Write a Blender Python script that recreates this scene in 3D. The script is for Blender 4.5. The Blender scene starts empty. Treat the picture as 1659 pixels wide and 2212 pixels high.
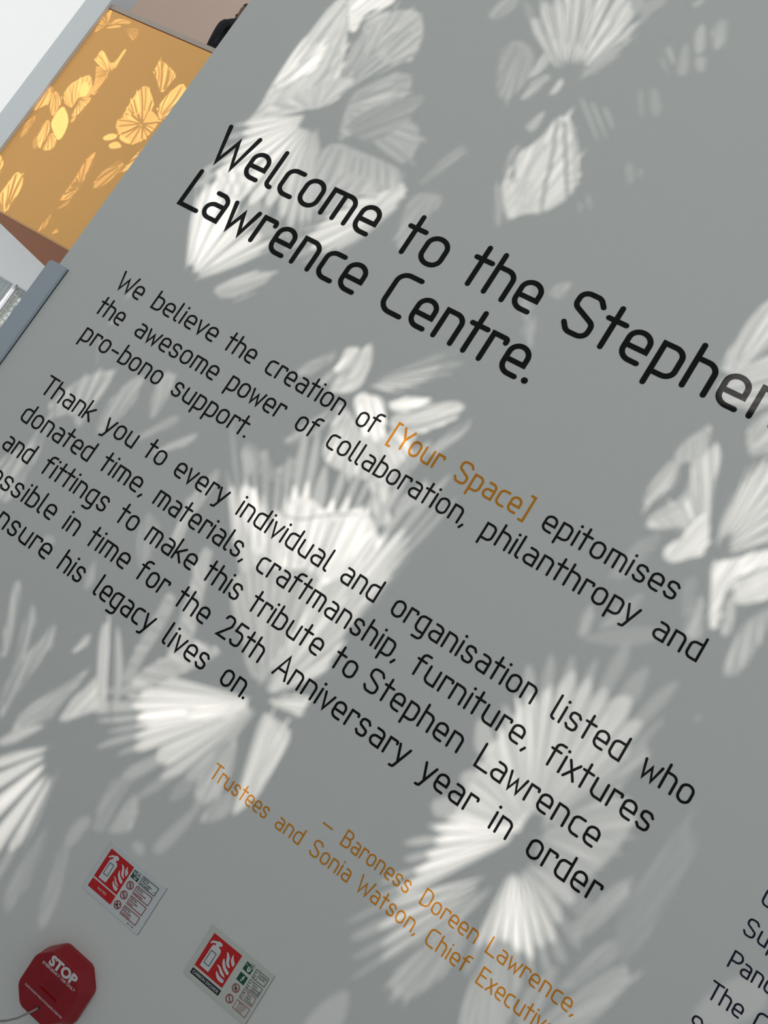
import bpy, bmesh, math, random
from mathutils import Vector, Matrix
from mathutils.geometry import delaunay_2d_cdt
random.seed(7)
SC = bpy.context.scene
COL = SC.collection
ZC = 1.65                                     # eye height; heights below are relative to it

# ------------------------------------------------------------------ camera
cam_d = bpy.data.cameras.new('camera'); cam = bpy.data.objects.new('camera', cam_d); COL.objects.link(cam)
cr = Vector((0.825230088, 0.177141574, 0.536298577)); cd = Vector((0.493304271, 0.236336703, -0.837135509)); cf = Vector((-0.275038539, 0.955387788, 0.107647463))
mw = Matrix((cr, -cd, -cf)).transposed().to_4x4(); mw.translation = (0, -1.45, ZC)
cam.matrix_world = mw
cam_d.sensor_fit = 'HORIZONTAL'; cam_d.sensor_width = 36; cam_d.lens = 36*1650/1659
cam_d.clip_start = 0.02; cam_d.clip_end = 200
SC.camera = cam

# ------------------------------------------------------------------ light
SUN = Vector((0.13, -1.0, 0.44)).normalized()  # towards the sun: low winter sun behind the viewer
sun_d = bpy.data.lights.new('sun', 'SUN'); sun_d.energy = 5.0; sun_d.angle = math.radians(0.29); sun_d.color = (1.0, 0.945, 0.88)
sun = bpy.data.objects.new('sun', sun_d); COL.objects.link(sun)
sun.location = (4, -30, 18); sun.rotation_euler = SUN.to_track_quat('Z', 'Y').to_euler()
world = bpy.data.worlds.new('sky'); SC.world = world; world.use_nodes = True
bg = world.node_tree.nodes['Background']; bg.inputs[0].default_value = (0.84, 0.94, 1.0, 1); bg.inputs[1].default_value = 0.5
vs = SC.view_settings
vs.view_transform = 'Standard'; vs.look = 'None'; vs.exposure = 0.0; vs.gamma = 1.0; vs.use_curve_mapping = False

# ------------------------------------------------------------------ materials
def mat(name, col, rough=.6, metal=0, spec=.5, bump=0, bscale=200, vary=0):
    m = bpy.data.materials.new(name); m.use_nodes = True
    nt = m.node_tree; p = nt.nodes['Principled BSDF']
    p.inputs['Base Color'].default_value = (*col, 1); p.inputs['Roughness'].default_value = rough
    p.inputs['Metallic'].default_value = metal; p.inputs['Specular IOR Level'].default_value = spec
    if bump or vary:
        tc = nt.nodes.new('ShaderNodeTexCoord'); no = nt.nodes.new('ShaderNodeTexNoise')
        no.inputs['Scale'].default_value = bscale; no.inputs['Detail'].default_value = 3
        nt.links.new(tc.outputs['Object'], no.inputs['Vector'])
        if bump:
            bu = nt.nodes.new('ShaderNodeBump'); bu.inputs['Strength'].default_value = bump; bu.inputs['Distance'].default_value = .002
            nt.links.new(no.outputs['Fac'], bu.inputs['Height']); nt.links.new(bu.outputs['Normal'], p.inputs['Normal'])
        if vary:
            mx = nt.nodes.new('ShaderNodeMix'); mx.data_type = 'RGBA'
            mx.inputs[6].default_value = (*[c*(1-vary) for c in col], 1); mx.inputs[7].default_value = (*[min(1, c*(1+vary)) for c in col], 1)
            nt.links.new(no.outputs['Fac'], mx.inputs[0]); nt.links.new(mx.outputs[2], p.inputs['Base Color'])
    return m
def frit(name, clear, FT=.385):
    """etched glass: scatters light both ways, lets the share `clear` straight through"""
    m = bpy.data.materials.new(name); m.use_nodes = True; nt = m.node_tree; nt.nodes.clear()
    out = nt.nodes.new('ShaderNodeOutputMaterial')
    d = nt.nodes.new('ShaderNodeBsdfDiffuse'); d.inputs[0].default_value = (.62, .62, .60, 1)
    t = nt.nodes.new('ShaderNodeBsdfTranslucent'); t.inputs[0].default_value = (FT*.93, FT*1.0, FT*1.0, 1)
    a = nt.nodes.new('ShaderNodeMixShader'); a.inputs[0].default_value = .5
    nt.links.new(d.outputs[0], a.inputs[1]); nt.links.new(t.outputs[0], a.inputs[2])
    c = nt.nodes.new('ShaderNodeBsdfTransparent'); b = nt.nodes.new('ShaderNodeMixShader'); b.inputs[0].default_value = clear
    nt.links.new(a.outputs[0], b.inputs[1]); nt.links.new(c.outputs[0], b.inputs[2]); nt.links.new(b.outputs[0], out.inputs[0])
    return m
M = {}
M['wall'] = mat('white_emulsion', (.775, .775, .765), .45, spec=.25, bump=.12, bscale=420)
M['white'] = mat('white_plaster', (.93, .93, .95), .6, bump=.05, bscale=60)
M['beige'] = mat('beige_plaster', (.88, .70, .59), .7, bump=.05, bscale=60)
M['pier'] = mat('pale_grey_paint', (.68, .70, .73), .6)
M['rail'] = mat('taupe_rail_paint', (.43, .36, .31), .6)
M['orange'] = mat('orange_paint', (.82, .425, .135), .5, spec=.3)
M['gap'] = mat('painted_shade_red_brown', (.17, .045, .008), .8)  # shade of the recess put into the colour
M['shaded_orange'] = mat('shaded_orange_soffit', (.37, .135, .058), .75)  # the balustrade orange, darkened: underside shade is put into the colour
M['floor'] = mat('pale_grey_vinyl_floor', (.72, .74, .77), .5, vary=.06, bscale=8)
M['guard'] = mat('grey_powder_coat', (.51, .57, .65), .4, spec=.4)
M['dark'] = mat('near_black_matt', (.02, .015, .015), .8)
M['black'] = mat('black_vinyl', (.005, .005, .006), .33, spec=.16, bump=.06, bscale=900)
M['navy'] = mat('dark_navy_vinyl', (.010, .009, .03), .4, spec=.16)
M['amber'] = mat('orange_vinyl', (.74, .27, .016), .36, spec=.14, bump=.06, bscale=900)
M['frame'] = mat('white_window_frame', (.60, .63, .70), .5)
M['wire'] = mat('pale_wire', (.62, .60, .50), .4, metal=.6)
M['added_dado'] = mat('added_dado_grey', (.30, .31, .31), .7)
M['added_mull'] = mat('added_door_aluminium', (.55, .56, .57), .4, metal=.5)
M['blind'] = mat('pale_blind', (.88, .88, .90), .8)
M['sign'] = mat('white_sign_plastic', (.72, .73, .76), .4)
M['red'] = mat('sign_red', (.60, .010, .012), .45)
M['green'] = mat('sign_green', (.0, .085, .035), .45)
M['ink'] = mat('sign_black_ink', (.012, .012, .014), .5)
M['inkred'] = mat('sign_red_ink', (.32, .012, .015), .5)
M['case'] = mat('red_plastic', (.30, .004, .011), .35, spec=.4, bump=.05, bscale=900)
M['print'] = mat('pale_print', (.72, .66, .68), .5)
M['cable'] = mat('grey_cable', (.30, .28, .25), .5)
M['skin'] = mat('brown_skin', (.16, .075, .045), .55)
M['cloth'] = mat('black_cloth', (.010, .010, .014), .9)
M['hair'] = mat('black_hair', (.008, .007, .007), .7)
M['trouser'] = mat('charcoal_cloth', (.02, .02, .024), .9)
M['signb'] = mat('aged_white_sign_plastic', (.66, .66, .62), .4)
M['caseh'] = mat('dark_red_recess', (.20, .004, .008), .6)
M['eye'] = mat('eye_white', (.75, .73, .70), .2)

# ------------------------------------------------------------------ helpers
def link(name, verts, faces, m, parent=None, mats=None, idx=None, loc=None):
    me = bpy.data.meshes.new(name); me.from_pydata([tuple(v) for v in verts], [], faces); me.update()
    for q in (mats or [m]): me.materials.append(q)
    if idx is not None: me.polygons.foreach_set('material_index', idx)
    o = bpy.data.objects.new(name, me); COL.objects.link(o)
    if parent: o.parent = parent
    if loc is not None: o.location = loc
    return o
def link_bm(name, bm, m, parent=None, loc=None, smooth=False):
    bmesh.ops.recalc_face_normals(bm, faces=bm.faces)
    me = bpy.data.meshes.new(name); bm.to_mesh(me); bm.free()
    for q in (m if isinstance(m, list) else [m]): me.materials.append(q)
    if smooth:
        for p in me.polygons: p.use_smooth = True
    o = bpy.data.objects.new(name, me); COL.objects.link(o)
    if parent: o.parent = parent
    if loc is not None: o.location = loc
    return o
def bm_box(bm, a, b, bevel=0):
    c = [(x, y, z) for x in (a[0], b[0]) for y in (a[1], b[1]) for z in (a[2], b[2])]
    v = [bm.verts.new(p) for p in c]
    fs = [bm.faces.new([v[i] for i in f]) for f in ((0,1,3,2),(4,6,7,5),(0,4,5,1),(2,3,7,6),(0,2,6,4),(1,5,7,3))]
    if bevel:
        es = list({e for f in fs for e in f.edges})
        bmesh.ops.bevel(bm, geom=es, offset=bevel, segments=2, affect='EDGES', profile=.5)
def box(name, a, b, m, parent=None, bevel=0, kind=None):
    bm = bmesh.new(); bm_box(bm, a, b, bevel); o = link_bm(name, bm, m, parent)
    if kind: o['kind'] = kind
    return o
def thing(name, label, cat, loc=(0, 0, 0), group=None):
    o = bpy.data.objects.new(name, None); COL.objects.link(o); o.location = loc; o.empty_display_size = .05
    tag(o, label, cat, group); return o
def tag(o, label, cat, group=None):
    o['label'] = label; o['category'] = cat
    if group: o['group'] = group
    return o
def slab_poly(name, pts, y0, y1, m, parent=None, loc=None):
    """prism: outline pts (x, z) in a plane parallel to the wall, from depth y0 (front) to y1"""
    n = len(pts)
    area = sum(pts[i][0]*pts[(i+1) % n][1]-pts[(i+1) % n][0]*pts[i][1] for i in range(n))
    if area < 0: pts = pts[::-1]
    v = [(x, y0, z) for x, z in pts]+[(x, y1, z) for x, z in pts]
    f = [list(range(n))]+[[n+i for i in range(n)][::-1]]+[[(i+1) % n, i, n+i, n+(i+1) % n] for i in range(n)]
    return link(name, v, f, m, parent, loc=loc)

# ------------------------------------------------------------------ room shell
def Z(z): return z+ZC
box('floor', (-17, -2.6, -.12), (5, 9.6, 0), M['floor'], kind='structure')
box('wall_right', (-1.4186, 0, 0), (2.6, .22, 6.5), M['wall'], kind='structure')
# rear of the atrium, six to nine metres beyond the lettered wall
def wall_with_holes(name, x0, x1, z0, z1, y0, y1, holes, m):
    xs = sorted({x0, x1, *[h[0] for h in holes], *[h[1] for h in holes]}); zs = sorted({z0, z1, *[h[2] for h in holes], *[h[3] for h in holes]})
    bm = bmesh.new(); cells = {}
    def solid(i, j):
        if not (0 <= i < len(xs)-1 and 0 <= j < len(zs)-1): return False
        cx = (xs[i]+xs[i+1])/2; cz = (zs[j]+zs[j+1])/2
        return not any(h[0] < cx < h[1] and h[2] < cz < h[3] for h in holes)
    V = {}
    def vert(i, j, k):
        if (i, j, k) not in V: V[(i, j, k)] = bm.verts.new((xs[i], (y0, y1)[k], zs[j]))
        return V[(i, j, k)]
    for i in range(len(xs)-1):
        for j in range(len(zs)-1):
            if not solid(i, j): continue
            for k in ((0, 1) if y1 != y0 else (0,)):
                bm.faces.new([vert(i, j, k), vert(i+1, j, k), vert(i+1, j+1, k), vert(i, j+1, k)][::(1 if k == 0 else -1)])
            if y1 != y0:
                for (di, dj, a, b) in ((-1, 0, (i, j), (i, j+1)), (1, 0, (i+1, j+1), (i+1, j)), (0, -1, (i+1, j), (i, j)), (0, 1, (i, j+1), (i+1, j+1))):
                    if not solid(i+di, j+dj):
                        bm.faces.new([vert(*a, 0), vert(*b, 0), vert(*b, 1), vert(*a, 1)])
    o = link_bm(name, bm, m); o['kind'] = 'structure'; return o
WIN = [(-11.62, -10.765, Z(-.6), Z(1.283)), (-10.712, -9.86, Z(-.6), Z(1.292))]
wall_with_holes('wall_back', -17, -5.5, 0, Z(4.2), 9.0, 9.2, WIN, M['white'])
box('wall_gallery', (-17, 9.35, Z(4.2)), (-5.5, 9.5, 13.5), M['beige'], kind='structure')
box('wall_left', (-17, 6.0, Z(2.62)), (-9.44, 6.2, 13.5), M['white'], kind='structure')
box('wall_pier', (-9.445, 5.955, Z(1.63)), (-9.085, 6.26, 13.5), M['pier'], kind='structure')
# gallery slab: orange soffit, shade mixed into its colour; pale floor on top
def prism_z(name, pts, z0, z1, m):
    n = len(pts); v = [(x, y, z0) for x, y in pts]+[(x, y, z1) for x, y in pts]
    f = [list(range(n))[::-1], [n+i for i in range(n)]]+[[i, (i+1) % n, n+(i+1) % n, n+i] for i in range(n)]
    o = link(name, v, f, m); o['kind'] = 'structure'; return o
prism_z('ceiling', [(-9.09, 6.025), (-5.5, 6.025), (-5.5, 9.0), (-9.53, 9.0), (-9.41, 8.03), (-9.25, 6.75)], Z(1.632), Z(1.70), M['shaded_orange'])
prism_z('floor_gallery', [(-9.07, 6.12), (-5.5, 6.12), (-5.5, 9.3), (-9.52, 9.3)], Z(4.18), Z(4.28), M['floor'])

# windows of the rear wall: white frames, wired panes, a pale blind behind
def rear_window(name, x0, x1, z0, z1, lines):
    e = bpy.data.objects.new(name, None); COL.objects.link(e); e['kind'] = 'structure'; e.location = ((x0+x1)/2, 9.0, z0)
    L = e.location
    bm = bmesh.new(); t = .022
    for a, b in (((x0, z1-t), (x1, z1)), ((x0, z0), (x1, z0+t)), ((x0, z0), (x0+t, z1)), ((x1-t, z0), (x1, z1))):
        bm_box(bm, (a[0]-L.x, .02, a[1]-L.z), (b[0]-L.x, .07, b[1]-L.z))
    link_bm('window_frame', bm, M['frame'], e)
    bm = bmesh.new(); bm_box(bm, (x0+t-L.x, .06, z0+t-L.z), (x1-t-L.x, .066, z1-t-L.z)); link_bm('window_pane', bm, M['pane'], e)
    bm = bmesh.new(); w = .0055
    for k, (o_, c) in enumerate(lines):
        if o_ == 'v': bm_box(bm, (c-w-L.x, .05, z0+t-L.z), (c+w-L.x, .057, z1-t-L.z))
        else: bm_box(bm, (x0+t-L.x, .05, c-w-L.z), (x1-t-L.x, .057, c+w-L.z))
    link_bm('wire_grid', bm, M['wire'], e)
    return e
gm = bpy.data.materials.new('clear_glass'); gm.use_nodes = True; nt = gm.node_tree; nt.nodes.clear()
go = nt.nodes.new('ShaderNodeOutputMaterial'); gt = nt.nodes.new('ShaderNodeBsdfTransparent'); gt.inputs[0].default_value = (.93, .95, .95, 1)
gg = nt.nodes.new('ShaderNodeBsdfGlossy'); gg.inputs['Roughness'].default_value = .05; gx = nt.nodes.new('ShaderNodeMixShader'); gx.inputs[0].default_value = .06
nt.links.new(gt.outputs[0], gx.inputs[1]); nt.links.new(gg.outputs[0], gx.inputs[2]); nt.links.new(gx.outputs[0], go.inputs[0]); M['pane'] = gm
rear_window('window_1', *WIN[0], [('v', x) for x in (-10.87, -10.97, -11.07, -11.17, -11.27, -11.37, -11.47)])
rear_window('window_2', *WIN[1], [('h', Z(1.224-.097*k)) for k in range(19)]+[('v', x) for x in (-10.66, -10.565, -10.47, -10.375, -10.28, -10.185, -10.09, -9.995, -9.9)])
bl = box('roller_blind', (-12.2, 9.205, Z(-.7)), (-9.4, 9.211, Z(1.8)), M['blind'])
tag(bl, 'pale roller blind hanging behind the two white framed windows', 'blind')

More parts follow.
